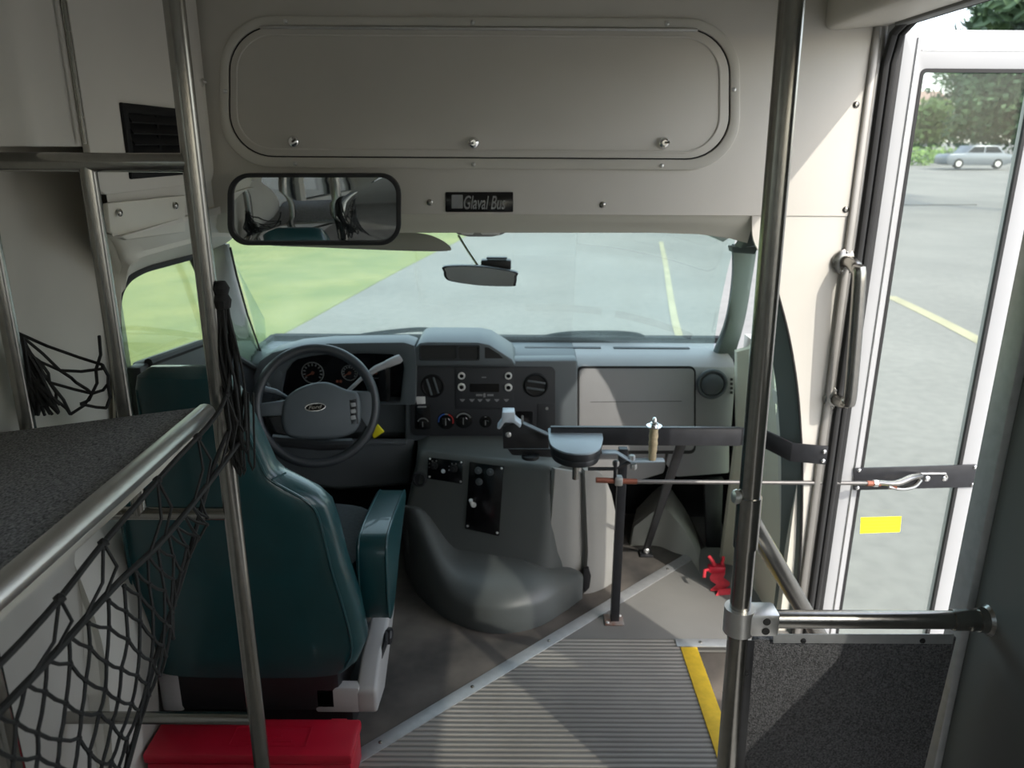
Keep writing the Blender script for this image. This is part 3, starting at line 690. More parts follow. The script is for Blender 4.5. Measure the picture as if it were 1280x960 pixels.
# left switches
b = BM(); prism(b, pxy([(520, 495.5), (531.5, 495.5), (532, 504), (521.5, 504.5)], yk), (0, -.008, 0), .001); obj('white_switch', b, 'whiteplast', da, label='small white switch')
b = BM(); prism(b, prr(519, 506, 538, 536, 2, yk), (0, -.003, 0), .001); sw = obj('switch_panel', b, 'screen', da)
b = BM(); prism(b, prr(522, 507.5, 533, 509.5, .4, yk - .003, 1), (0, -.001, 0)); obj('marking', b, 'textgrey', sw)
def ctl(px, py, r, cols):
    c = PY(px, py, yk); b = BM(); lathe(b, c, (0, -1, 0), [(r * 1.3, 0), (r * 1.3, .002), (r * .75, .003), (r * .70, .012), (r * .6, .014), (0, .014)], 22)
    o = obj('dial_knob', b, 'screen', da)
    for (a0, a1, m_) in cols:
        b = BM(); A = [math.radians(a0 + (a1 - a0) * k / 8) for k in range(9)]
        ringp = [c + V((math.cos(a) * r * 1.18, -.0021, math.sin(a) * r * 1.18)) for a in A] + [c + V((math.cos(a) * r * 1.0, -.0021, math.sin(a) * r * 1.0)) for a in A[::-1]]
        prism(b, ringp, (0, -.0012, 0)); obj('marking', b, m_, o)
    b = BM(); prism(b, [c + V((x, -.0145, z)) for x, z in ((-.0015, r * -.5), (.0015, r * -.5), (.0015, r * .55), (-.0015, r * .55))], (0, -.001, 0)); obj('pointer', b, 'textgrey', o)
ctl(529, 529, .019, [(20, 160, 'textgrey')]); ctl(557.5, 526, .025, [(100, 190, 'bluemark'), (-20, 70, 'redmark'), (72, 98, 'textgrey')]); ctl(579.5, 525, .025, [(20, 160, 'textgrey')]); ctl(607, 527, .018, [(80, 100, 'textgrey')])
b = BM(); prism(b, prr(636, 514, 666, 538, 2, yk), (0, -.003, 0), .001); oo_ = obj('switch_panel', b, 'screen', da)
b = BM(); prism(b, prr(651.5, 519, 654.5, 530, .8, yk - .003, 2), (0, -.003, 0), .0005); obj('marking', b, 'textgrey', oo_)
b = BM(); prism(b, prr(671.5, 504, 693, 537, 2, yk), (0, -.0025, 0), .001); ash = obj('ashtray_door', b, 'dashdark', da)
b = BM(); lathe(b, PY(683.5, 510.5, yk - .0025), (0, -1, 0), [(.006, 0), (.006, .003), (0, .004)], 12); obj('stud', b, 'alu', ash)
# right gauge cluster buttons left of centre panel
b = BM(); prism(b, prr(473, 460, 487, 502, 3, yh - .002), (0, .05, 0), .002); obj('switch_bezel', b, 'screen', da)
# knee panel
b = BM(); prism(b, pxy([(314, 548), (518, 548), (512, 604), (420, 610), (322, 596)], 2.70), (0, .05, -.03), .010); prism(b, pxy([(330, 552), (508, 551), (508, 556), (330, 558)], 2.69), (0, .02, 0), .003); kp = obj('knee_panel', b, 'dash', da)
# wipers
def wiper(arm, blade, label, piv):
    t = thing('windscreen_wiper', label, 'wiper', PY(*piv, 3.10), None)
    b = BM(); tube(b, spline([PY(a, c, 3.10) for a, c in arm], 5), .010, 8, flat=.7); obj('arm', b, 'ventblack', t)
    b = BM(); tube(b, spline([PY(a, c, 3.085) for a, c in blade], 4), .008, 8, flat=.7); obj('blade', b, 'ventblack', t)
    b = BM(); lathe(b, PY(*piv, 3.115), (0, -1, .3), [(.02, 0), (.02, .015), (.012, .022), (0, .022)], 14); obj('pivot', b, 'rubber', t)
wiper([(555, 421), (545, 414), (520, 412), (470, 417), (440, 422)], [(620, 424), (500, 421), (430, 421), (352, 428)], 'left wiper parked along the windscreen base above the steering wheel', (548, 418))
wiper([(808, 428), (798, 419), (760, 416), (700, 418), (655, 429)], [(724, 424), (800, 428), (850, 434), (886, 441)], 'right wiper arched over the glovebox side of the windscreen', (800, 424))
b = BM(); sheet(b, [[V((x, 3.10, z_)) for x, z_ in ((-.98, .70), (-.3, .73), (.15, .74), (.70, .73))], [V((x, 3.35, .70)) for x in (-.98, -.3, .15, .70)], [V((x, 3.9, .58)) for x in (-.98, -.3, .15, .70)]], (0, 0, -.03)); ho = obj('bonnet', b, 'white'); ho['kind'] = 'structure'; ho.name = 'trim_24'

# ================================================================== STEERING WHEEL AND COLUMN
sc_ = PY(396, 507, 2.35)
sn = (CAM - sc_).normalized(); sn = (sn + V((.05, 0, .04))).normalized()
su = V((0, 0, 1)); su = (su - sn * su.dot(sn)).normalized(); sx = su.cross(sn)
def S(x, y, d=0): return sc_ + sx * x + su * y + sn * d
SR = .186
def SP(px, py, d=0):  # photo point on the wheel plane
    return PP(px, py, sc_ + sn * d, sn)
sw = thing('steering_wheel', 'black steering wheel with oval badge on the hub, in front of the driver seat', 'steering wheel', S(0, -SR))
b = BM(); tube(b, [S(math.cos(a) * SR, math.sin(a) * SR) for a in [k * 2 * math.pi / 64 for k in range(64)]], .0165, 12, True); obj('rim', b, 'rim', sw)
hubp = spline([SP(a, c, -.02) for a, c in ((355, 503), (368, 489), (390, 480), (410, 479), (430, 487), (446, 492), (450, 512), (447, 534), (430, 546), (395, 549), (362, 546), (352, 530))], 4, True)
b = BM(); prism(b, hubp, sn * .042, .012, 3); obj('hub', b, 'hub', sw)
def spoke(o1, o2, i1, i2):
    b = BM(); prism(b, [SP(*o1, -.01), SP(*o2, -.01), SP(*i2, -.01), SP(*i1, -.01)], sn * .022, .006); obj('spoke', b, 'hub', sw)
spoke((322, 505), (325, 521), (358, 500), (357, 520)); spoke((470, 490), (462, 540), (442, 489), (444, 514))
b = BM(); prism(b, [SP(a, c, -.012) for a, c in ((335, 522), (357, 518), (362, 545), (345, 541))], sn * .022, .005); obj('button_pod', b, 'blackplast', sw)
b = BM(); prism(b, [SP(a, c, -.004) for a, c in ((434, 500), (446, 497), (448, 530), (437, 533))], sn * .026, .004); pod = obj('button_pod', b, 'blackplast', sw)
for k in range(3):
    b = BM(); prism(b, [SP(a, c, .022) for a, c in ((438, 504 + k * 8), (444, 503 + k * 8), (445, 508 + k * 8), (439, 509 + k * 8))], sn * .002, .0006); obj('button', b, 'textgrey', sw)
# badge
bc = SP(394, 509, .022); 
b = BM(); el = lambda rx, ry, d: [bc + sx * math.cos(t) * rx + su * math.sin(t) * ry + sn * d for t in [k * math.pi / 16 for k in range(32)]]
ringplate(b, el(.033, .0135, 0), el(.030, .0108, 0), sn * .0025, .0005); bd = obj('badge', b, 'chrome', sw)
b = BM(); prism(b, el(.0302, .011, 0), sn * .0012); obj('badge_field', b, 'screen', bd)
b = BM(); text_mesh(b, 'Ford', bc - sx * .021 - su * .005 + sn * .0016, sx, su, .0155, shear=.3, width=.042, bold=.01); obj('lettering', b, 'chrome', bd)
co = thing('steering_column', 'black steering column shroud with stalks behind the wheel', 'steering column', S(0, -.05, -.30))
b = BM(); 
loft(b, [[S(math.cos(t) * rx, math.sin(t) * ry - .01, d) for t in [k * math.pi / 10 for k in range(20)]] for rx, ry, d in ((.05, .05, -.03), (.075, .065, -.06), (.08, .07, -.16), (.075, .065, -.36))]); obj('shroud', b, 'dashdark', co)
b = BM(); tube(b, [SP(358, 497, -.06), SP(345, 490, -.05), SP(331, 487, -.05)], [.007, .010, .012], 10); obj('stalk', b, 'dash', co)
b = BM(); tube(b, [SP(434, 490, -.08), SP(452, 473, -.07), SP(470, 461, -.06), SP(486, 454, -.055)], [.006, .007, .012, .013], 10); tube(b, [SP(484, 455, -.055), SP(498, 449, -.05), SP(501, 447, -.05)], [.014, .016, .013], 12); obj('gear_lever', b, 'dashlight', co)
b = BM(); tube(b, [SP(340, 550, -.10), SP(400, 556, -.10), SP(440, 555, -.10)], .02, 10); obj('lower_shroud', b, 'dashdark', co)
# yellow tag
b = BM(); prism(b, [PY(a, c, 2.55) for a, c in ((464, 541), (472, 531), (480, 540), (467.5, 548.5))], (0, .006, .002), .001)
kt = obj('tag', b, 'yellow'); tag(kt, 'small bright yellow tag hanging beside the steering wheel rim', 'tag')
b = BM(); tube(b, [PY(470, 533, 2.553), PY(466, 526, 2.58), PY(462, 520, 2.62)], .0015, 6); obj('string', b, 'blackplast', kt)

# ================================================================== ENGINE COVER
ec = thing('engine_cover', 'dark grey moulded engine cover bulging between driver seat and dash', 'engine cover', (-.08, 2.5, 0))
def quad_round(c4, r, z, n=5):
    out = []
    m = len(c4)
    for i in range(m):
        p0, p1, p2 = V((*c4[i - 1], 0)), V((*c4[i], 0)), V((*c4[(i + 1) % m], 0))
        a = p1 + (p0 - p1).normalized() * r; e = p1 + (p2 - p1).normalized() * r
        for k in range(n + 1):
            t = k / n; q_ = a * (1 - t) ** 2 + p1 * 2 * t * (1 - t) + e * t * t; out.append(V((q_.x, q_.y, z)))
    return out
b = BM()
def rearY(x, z): return 2.415 + (.134 - x) * .282 - (.45 - z) * .17
secs = []
for z, xl, xr, mr, r, ins in ((0, -.34, .115, (.20, 2.43), .05, 0), (.14, -.40, .12, (.215, 2.46), .04, 0), (.30, -.385, .128, (.225, 2.50), .03, 0), (.45, -.345, .134, (.235, 2.54), .025, 0), (.488, -.335, .135, (.238, 2.55), .025, .003), (.503, -.325, .128, (.23, 2.56), .025, .014), (.509, -.305, .11, (.20, 2.59), .025, .04)):
    secs.append((z, (xl, rearY(xl, z) + ins), (xr, rearY(xr, z) + ins), mr, r))
loft(b, [quad_round([rl, rr, mr, (.26 if z < .5 else .22, 2.745), (-.36 if z < .5 else -.32, 2.745)], r, z) for z, rl, rr, mr, r in secs]); obj('body', b, 'cover', ec)
# bulged base
fp = spline([PZ(a, c, 0) for a, c in ((506, 712), (522, 742), (552, 770), (590, 787), (630, 792), (672, 784), (705, 765), (728, 748))], 5)
b = BM(); rows = []
nf = len(fp)
for i, p in enumerate(fp):
    s = i / (nf - 1)
    bx_ = -.41 + .56 * s; by = rearY(bx_, .2) - .02 + (.07 * max(0, (s - .85) / .15))
    w = min(1, max(0, (s - .12) / .28)); w = w * w * (3 - 2 * w)
    h = .305 * (1 - w) + .165 * w
    if s > .80: h = .165 - .25 * (s - .80)
    B = V((bx_, by + .015, h)); A = V((p.x, p.y, .085)); C = V((A.x * .85 + B.x * .15, A.y * .85 + B.y * .15, .085 + (h - .085) * .9))
    rows.append([V((p.x, p.y, 0)), A] + [A * (1 - t) ** 2 + C * 2 * t * (1 - t) + B * t * t for t in (.12, .25, .38, .5, .62, .75, .88, 1)])
sheet(b, rows, (0, .02, -.001)); obj('base_bulge', b, 'cover', ec)
# right flank, sunlight on it put into a paler plastic
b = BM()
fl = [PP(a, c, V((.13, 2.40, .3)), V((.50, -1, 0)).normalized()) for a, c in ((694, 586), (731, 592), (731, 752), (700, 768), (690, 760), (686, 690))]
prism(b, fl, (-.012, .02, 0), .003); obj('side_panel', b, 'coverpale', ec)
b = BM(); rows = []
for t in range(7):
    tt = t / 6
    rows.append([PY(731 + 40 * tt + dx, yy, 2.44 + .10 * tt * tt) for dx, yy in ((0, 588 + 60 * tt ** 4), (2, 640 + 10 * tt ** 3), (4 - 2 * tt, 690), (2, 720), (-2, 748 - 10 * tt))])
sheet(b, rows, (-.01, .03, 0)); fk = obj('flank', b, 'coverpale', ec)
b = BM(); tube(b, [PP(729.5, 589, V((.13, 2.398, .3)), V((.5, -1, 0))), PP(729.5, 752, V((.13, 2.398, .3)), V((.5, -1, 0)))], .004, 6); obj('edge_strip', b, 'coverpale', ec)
b = BM(); prism(b, pxy([(730, 712), (736, 710), (739, 720), (737, 735), (731, 741), (728, 733)], 2.425), (0, .015, 0), .002); obj('clip', b, 'blackplast', ec)
# panels on the rear face
RO = V((.134, 2.415, .45)); RN = V((-.282, -1, .17)).normalized()
if RN.y > 0: RN = -RN
def RP(px, py, d=0): return PP(px, py, RO + RN * d, RN)
def panel(px4, lab):
    b = BM(); prism(b, [RP(a, c, -.002) for a, c in px4], RN * .006, .001); return obj('switch_panel', b, 'screen', ec, label=lab)
p1 = panel([(536, 571.5), (579, 576.5), (578, 604.5), (535, 597.5)], 'small black panel with two dials')
for x, y in ((537.5, 573.5), (576.5, 578), (537, 596), (576, 602)): screw(p1, RP(x, y, .004), RN, .004, 'alu')
for x, y in ((543, 582), (567.5, 585.5)):
    b = BM(); lathe(b, RP(x, y, .004), RN, [(.014, 0), (.013, .008), (.006, .009), (.005, .013), (0, .013)], 16); obj('knob', b, 'blackplast', p1)
    b = BM()
    for k in range(6):
        a = math.radians(-20 + 220 * k / 5); c = RP(x, y, .0042); d = V((math.cos(a), 0, math.sin(a))) * .019; box(b, c + d - V((.002, .001, .002)), c + d + V((.002, .001, .002)))
    obj('marking', b, 'textgrey', p1)
b = BM(); lathe(b, RP(554, 589, .004), RN, [(.008, 0), (.007, .004), (0, .006)], 14); obj('button', b, 'cup', p1)
p2 = panel([(587.5, 577), (630, 583), (624, 669.5), (582, 660)], 'tall black panel with toggle switch')
for x, y in ((584.5, 657.5), (621.5, 666), (627, 585.5)): screw(p2, RP(x, y, .004), RN, .0045, 'alu')
for x, y in ((598, 588), (613, 590), (599, 602)):
    b = BM(); lathe(b, RP(x, y, .004), RN, [(.013, 0), (.012, .007), (.006, .009), (0, .009)], 16); lathe(b, RP(x, y, .012), RN, [(.004, 0), (.003, .01), (0, .01)], 8); obj('knob', b, 'dash', p2)
b = BM(); tube(b, [RP(590, 632, .004), RP(588.5, 625, .02)], [.004, .007], 10); lathe(b, RP(592, 631, .004), RN, [(.010, 0), (.009, .004), (0, .004)], 14); obj('toggle', b, 'whiteplast', p2)
# cup recess on the left shoulder
b = BM(); lathe(b, RP(526, 598, -.01), RN, [(.028, 0), (.028, .016), (.022, .018), (.02, .010), (0, .010)], 20); obj('cup_recess', b, 'dashdark', ec)

# ================================================================== DRIVER SEAT
se = thing('driver_seat', 'high-backed teal vinyl driver seat with padded armrest', 'seat', (-.68, 1.85, 0))
def yback(z): return 1.655 - (z - .25) * .14
def sup(cx, hw, y0, y1, z, n=24, e=3.2):
    cy, hy = (y0 + y1) / 2, (y1 - y0) / 2; out = []
    for k in range(n):
        t = 2 * math.pi * k / n; c, s_ = math.cos(t), math.sin(t)
        out.append(V((cx + hw * math.copysign(abs(c) ** (2 / e), c), cy + hy * math.copysign(abs(s_) ** (2 / e), s_), z)))
    return out
prof = [(.245, .24, .08), (.27, .275, .13), (.33, .30, .15), (.45, .29, .15), (.58, .268, .145), (.68, .258, .14), (.745, .246, .135), (.775, .225, .13), (.80, .190, .125), (.825, .155, .12), (.85, .140, .115), (.92, .130, .11), (1.0, .118, .10), (1.05, .108, .09), (1.08, .096, .075), (1.097, .07, .045)]
b = BM(); cxs = -.69
def cxz(z): return -.672 - .03 * max(0, min(1, (z - .75) / .3))
loft(b, [sup(cxz(z), hw, yback(z) + (.03 if z > 1.08 else 0), yback(z) + th + (.01 if z > 1.08 else 0), z, 32) for z, hw, th in prof]); bk = obj('backrest', b, 'teal', se)
b = BM(); spn = []
for sgn in (1,):
    pts = []
    for z, hw, th in prof[1:-2]: pts.append(V((cxz(z) + sgn * hw * .90, yback(z) + .004 + .012, z)))
    tube(b, spline(pts, 3), .0035, 6)
    pts = []
    for z, hw, th in prof[1:-2]: pts.append(V((cxz(z) - hw * .90, yback(z) + .016, z)))
    tube(b, spline(pts, 3), .0035, 6)
    p0 = V((cxz(.70) + .238 * .98, yback(.70) + .03, .705)); 
    tube(b, [V((cxz(.82) + .14, yback(.82) + .010, .83)), V((cxz(.82) + .158, yback(.82) + .055, .828))], .0025, 6)
obj('piping', b, 'teal', bk)
b = BM(); cu_ = [sup(-.67, hw, 1.74 + i_, 2.20 - i_, z, 28, 4) for z, hw, i_ in ((.34, .24, .01), (.36, .27, 0), (.44, .275, 0), (.48, .26, .015), (.49, .22, .05))]
loft(b, cu_); obj('cushion', b, 'seatgrey', se)
# armrest: tall rounded rear, tapering forward
b = BM(); ap = spline([(1.80, .54), (1.86, .565), (2.0, .56), (2.14, .545), (2.165, .52), (2.14, .495), (2.02, .43), (1.93, .36), (1.86, .318), (1.80, .33), (1.785, .42)], 4, True)
prism(b, [V((-.41, p.x, p.y)) for p in [V((q[0], q[1], 0)) for q in ap]], (.085, 0, 0), .014, 3); ar = obj('armrest', b, 'teal', se)
b = BM(); pts = [V((-.398, p[0], p[1])) for p in ap]; 
for xx in (-.402, -.333): tube(b, [V((xx + (0 if xx < -.36 else .004), 1.975 + (p[0] - 1.975) * 1.0, .44 + (p[1] - .44) * 1.0)) for p in ap], .003, 6, True)
obj('piping', b, 'teal', ar)
b = BM(); tube(b, [(-.46, 1.84, .40), (-.40, 1.84, .40)], .018, 12); obj('armrest_pivot', b, 'blackmetal', se)
# pale plastic side shield and black pedestal
b = BM(); sp_ = [(1.70, .10), (1.70, .17), (1.78, .215), (1.90, .225), (2.02, .255), (2.06, .26), (2.075, .235), (2.04, .20), (1.92, .13), (1.82, .08)]
prism(b, [V((-.41, y, z)) for y, z in sp_], (.055, 0, 0), .010, 3); box(b, (-.52, 1.70, .10), (-.40, 1.735, .18), .008)
sh = obj('side_shield', b, 'baseplast', se)
b = BM(); lathe(b, (-.357, 1.90, .20), (1, 0, 0), [(.025, 0), (.024, .012), (.018, .016), (0, .016)], 6); tube(b, [(-.36, 1.90, .215), (-.35, 1.84, .22), (-.36, 1.80, .20)], .007, 8); obj('recliner_knob', b, 'blackplast', se)
b = BM(); box(b, (-.93, 1.74, 0), (-.43, 2.12, .10), .01); box(b, (-.89, 1.70, .10), (-.45, 2.12, .34), .02); obj('pedestal', b, 'blackplast', se)
b = BM(); box(b, (-.93, 1.70, .10), (-.87, 1.76, .22), .01); obj('side_shield', b, 'baseplast', se)

# ================================================================== RED CASE
rz = .12
rc = thing('storage_case', 'red plastic case on the floor behind the driver seat', 'case', ((PZ(320, 900, rz).x), 1.6, 0))
xa, xb = PZ(205, 905, rz).x - .01, PZ(452, 898, rz).x
ya_, yb_ = PZ(450, 945, rz).y, PZ(452, 898, rz).y
b = BM(); box(b, (xa + .004, ya_ + .006, 0), (xb - .004, yb_ - .004, rz - .034), .008); obj('body', b, 'red', rc)
b = BM(); box(b, (xa, ya_, rz - .030), (xb, yb_, rz), .008); li = obj('lid', b, 'red', rc)
b = BM(); ringplate(b, [V((x, y, rz)) for x, y in rr2(xa + .20, ya_ + .03, xb - .12, yb_ - .03, .004, 2)], [V((x, y, rz)) for x, y in rr2(xa + .204, ya_ + .034, xb - .124, yb_ - .034, .003, 2)], (0, 0, .0012))
for k in range(3): box(b, (xa + .23, ya_ + .045 + k * .018, rz), (xb - .16 - .03 * k, ya_ + .050 + k * .018, rz + .0012))
obj('embossing', b, 'red', li)
for x in (xa + .19, xb - .06):
    b = BM(); tube(b, [(x - .02, yb_ + .002, rz - .012), (x + .02, yb_ + .002, rz - .012)], .007, 8); obj('hinge', b, 'red', rc)

# ================================================================== PARTITION FRAME BEHIND THE DRIVER
YP = 1.4
pf = thing('partition_rail', 'brushed steel tube partition frame standing behind the driver seat', 'railing', (-.7, YP, 0))
def post(name, x0, z0, x1, z1, r, y=YP):
    b = BM(); tube(b, [V((x0, y, z0)), V((x1, y, z1))], r, 20); return obj(name, b, 'steel', pf)
t0, t1 = PY(217, 0, YP), PY(328, 960, YP)
dx = (t0.x - t1.x) / (t0.z - t1.z)
post('post', t1.x - dx * t1.z, 0, t1.x + dx * (2.05 - t1.z), 2.05, .0178)
zt = PY(120, 203, YP).z; zm = PY(270, 642, YP).z; zl = PY(315, 898, YP).z
xp2 = PY(128, 330, YP).x; xp3 = PY(15, 430, YP).x
post('post', xp2, zm, xp2, zt, .0145); post('post', xp3, zm, xp3, zt, .0145)
for z, r in ((zt, .0165), (zm, .0135), (zl, .0135)):
    b = BM(); tube(b, [V((t1.x, YP, z)), V((XL + .002, YP, z))], r, 16); obj('rail', b, 'steel', pf)
b = BM(); lathe(b, (t1.x - dx * t1.z, YP, 0), (0, 0, 1), [(.045, 0), (.045, .006), (.03, .01), (.02, .02), (.018, .02)], 24); obj('floor_flange', b, 'steel', pf)

# ================================================================== LUGGAGE SHELF
ls = thing('luggage_shelf', 'charcoal carpeted shelf with rounded silver edge behind the driver', 'shelf', (-.75, .9, .4))
xn = -.565; zn = 1.087
def shz(x): return zn - (xn - x) * .14
b = BM(); 
xl_ = XL + .005
prism(b, [V((xn + .005, .15, zn)), V((xn + .005, 1.352, zn)), V((xl_, 1.352, shz(xl_))), V((xl_, .15, shz(xl_)))], (0, 0, -.02), .003); obj('carpet', b, 'shelfcarpet', ls)
b = BM(); pr = [(-.014, .002), (-.006, .004), (.003, .003), (.010, -.002), (.014, -.010), (.013, -.018), (.008, -.025), (0, -.028), (-.010, -.027)]
prism(b, [V((xn + x, .15, zn + z)) for x, z in pr], (0, 1.2, 0), .001); obj('edge_moulding', b, 'alu', ls)
b = BM(); prism(b, [V((xn, .15, zn - .022)), V((xn, 1.345, zn - .022)), V((xl_, 1.345, shz(xl_) - .022)), V((xl_, .15, shz(xl_) - .022))], (0, 0, -.02)); obj('board', b, 'wall', ls)
b = BM()
for y in (.35, 1.30): tube(b, [V((xn - .02, y, zn - .05)), V((xl_ + .01, y, .75))], .010, 10)
obj('bracket', b, 'steel', ls)
# side post of the shelf near the camera at the far left
b = BM(); p0 = PY(-4, 850, 1.2); tube(b, [V((p0.x, 1.2, 0)), V((p0.x, 1.2, shz(p0.x) - .03))], .014, 14); obj('leg', b, 'steel', ls)

# ================================================================== CARGO NET
nt_ = thing('cargo_net', 'black knotted cord net gathered at the steel post and draped along the shelf edge', 'net', (-.53, 1.2, .15))
XN = -.538
bm = BM(); cord = .0025
def seg(b, p, q_, r=cord):
    m_ = p.lerp(q_, .5) + V((rnd.uniform(-.003, .003), rnd.uniform(-.003, .003), -.003)); tube(b, [p, m_, q_], r, 5)
hem = spline([V((0, y, z)) for y, z in ((1.36, 1.03), (1.29, 1.0), (1.22, .955), (1.11, .875), (.98, .80), (.90, .735), (.78, .65), (.62, .54), (.42, .42))], 12)
hl = [0.0]
for p_, q_ in zip(hem, hem[1:]): hl.append(hl[-1] + (q_ - p_).length)
def hempt(u):
    d = u * hl[-1]
    for k in range(len(hem) - 1):
        if hl[k + 1] >= d: return hem[k].lerp(hem[k + 1], (d - hl[k]) / max(1e-9, hl[k + 1] - hl[k]))
    return hem[-1]
def netpt(u, v):
    """u 0 at the post to 1 near the camera; v 0 at the rope, 1 at the hem"""
    r = V((0, 1.36 - .96 * u, .985 - .02 * math.sin(math.pi * min(1, u * 1.2)))); h = hempt(u)
    p = r.lerp(h, v)
    p.z -= .03 * math.sin(math.pi * v) * (1 - u); p.x = XN + .012 * math.sin(u * 23 + v * 3) * v + .02 * math.sin(math.pi * v)
    return p
def hemz(y):
    for p_, q_ in zip(hem, hem[1:]):
        if p_.y >= y >= q_.y: return p_.z + (q_.z - p_.z) * (p_.y - y) / max(1e-6, p_.y - q_.y)
    return hem[-1].z if y < hem[-1].y else hem[0].z
NU, NV, DZ = 52, 20, .029
pts = {}
for j in range(NV):
    for i in range(NU):
        if (i + j) % 2 == 0:
            u = i / (NU - 1); y = 1.36 - .98 * (.55 * u + .45 * u * u)
            z0 = .985 - .02 * math.sin(math.pi * min(1, u * 1.2)); hz = hemz(y)
            z = z0 - j * DZ
            if z < hz - .012: continue
            v = min(1, max(0, (z0 - z) / max(.02, z0 - hz)))
            k_ = .4 + .6 * u
            pts[i, j] = V((XN + .012 * math.sin(u * 23 + v * 3) * v + .02 * math.sin(math.pi * v), y + rnd.uniform(-.008, .008) * k_, z + rnd.uniform(-.007, .007) * k_ - .012 * (1 - u) * j / 4))
_nb = {k_: [q_ for q_ in ((k_[0] + 1, k_[1] + 1), (k_[0] - 1, k_[1] + 1), (k_[0] + 1, k_[1] - 1), (k_[0] - 1, k_[1] - 1)) if q_ in pts] for k_ in pts}
_seen = {(NU - 2, 0) if (NU - 2, 0) in pts else (NU - 1, 0) if (NU - 1, 0) in pts else next(iter(pts))}; _st = list(_seen)
while _st:
    for q_ in _nb[_st.pop()]:
        if q_ not in _seen: _seen.add(q_); _st.append(q_)
pts = {k_: p for k_, p in pts.items() if k_ in _seen}
for (i, j), p in pts.items():
    for di in (-1, 1):
        q_ = pts.get((i + di, j + 1))
        if q_ is not None:
            w_ = p.lerp(q_, .5) + V((0, 0, -.003)); tube(bm, [p, w_, q_], cord, 5)
    bmesh.ops.create_icosphere(bm, subdivisions=1, radius=.0042, matrix=Matrix.Translation(p))
obj('mesh', bm, 'net', nt_)
b = BM()
up_rope = spline([V((-.545, 1.405, 1.245)), V((-.535, 1.40, 1.15)), V((-.536, 1.33, 1.085)), V((-.535, 1.1, 1.068)), V((-.535, .9, 1.05)), V((-.535, .72, 1.03)), V((-.54, .35, 1.03))], 6)
lo_rope = spline([V((-.528, 1.39, 1.00)), V((-.53, 1.25, .985)), V((-.53, 1.05, .975)), V((-.53, .9, .985)), V((-.53, .72, .985)), V((-.53, .40, 1.0))], 6)
tube(b, up_rope, .0042, 8); tube(b, lo_rope, .0048, 8); tube(b, [V((XN, p.y, p.z)) for p in hem], .0040, 6)
for t in (.30, .42, .55, .68, .8, .9):
    p = up_rope[int(t * (len(up_rope) - 1))]; q_ = min(lo_rope, key=lambda a: abs(a.y - p.y + .02)); 
    tube(b, [p, p.lerp(q_, .5) + V((.012, .01, 0)), q_], .0024, 5); tube(b, [p, p.lerp(q_, .5) + V((.014, -.03, 0)), q_ + V((0, -.05, 0))], .0024, 5); bmesh.ops.create_icosphere(b, subdivisions=1, radius=.008, matrix=Matrix.Translation(p))
obj('border_rope', b, 'net', nt_)
b = BM()   # gathered bundle tied to the post
lathe(b, PY(277, 368, 1.405), (0, 0, 1), [(.004, -.03), (.014, -.025), (.017, -.01), (.012, 0), (.016, .012), (.010, .024), (0, .026)], 10)
for k in range(34):
    a = rnd.random() * 6.28; r0 = .010 * rnd.random(); r1 = .014 + .022 * rnd.random()
    c0 = PY(279, 385, 1.405); 
    zb = rnd.uniform(.93, 1.06); c1 = PY(283 + rnd.uniform(-14, 14), 480, 1.40)
    p = [c0 + V((math.cos(a) * r0, math.sin(a) * r0, 0)), c0.lerp(c1, .5) + V((math.cos(a) * r1 * .7, math.sin(a) * r1 * .5, 0)), c1 + V((math.cos(a + .5) * r1 * .8, math.sin(a) * r1 * .5, 0)), V((c1.x + math.cos(a + 1) * r1 * .7 - .0, 1.40 + math.sin(a) * .02, zb))]
    tube(b, spline(p, 4), .0026, 5)
    tube(b, spline([p[-1], p[-1] + V((.01, 0, -.012)), p[-2] + V((.012, .01, -.02))], 3), .0024, 5)
obj('gathered_end', b, 'net', nt_)
b = BM()   # loose cords from the bundle back to the wall side
A = [PY(x, y, 1.43) for x, y in ((22, 416), (60, 433), (128, 456), (75, 463), (120, 462), (50, 452), (30, 440), (95, 478), (115, 492), (62, 478), (88, 518), (100, 505), (124, 420), (135, 480), (70, 500), (45, 510), (133, 510))]
for i, j in ((0, 1), (1, 2), (0, 3), (3, 4), (3, 5), (4, 2), (3, 7), (7, 8), (9, 8), (9, 10), (8, 10), (8, 11), (11, 16), (12, 4), (4, 8), (8, 13), (2, 13), (5, 9), (6, 9), (9, 14), (14, 10), (6, 5), (13, 16)): tube(b, [A[i], A[i].lerp(A[j], .5) + V((0, .01, -.006)), A[j]], .0031, 6)
for k in range(26):
    p = [PY(26 + rnd.uniform(-3, 3), 422, 1.43), PY(42 + rnd.uniform(-12, 16), 470, 1.43 + rnd.uniform(-.02, .02)), PY(58 + rnd.uniform(-18, 18), 510 + rnd.uniform(-6, 10), 1.43 + rnd.uniform(-.02, .02))]
    tube(b, spline(p, 4), .003, 5)
obj('loose_end', b, 'net', nt_)

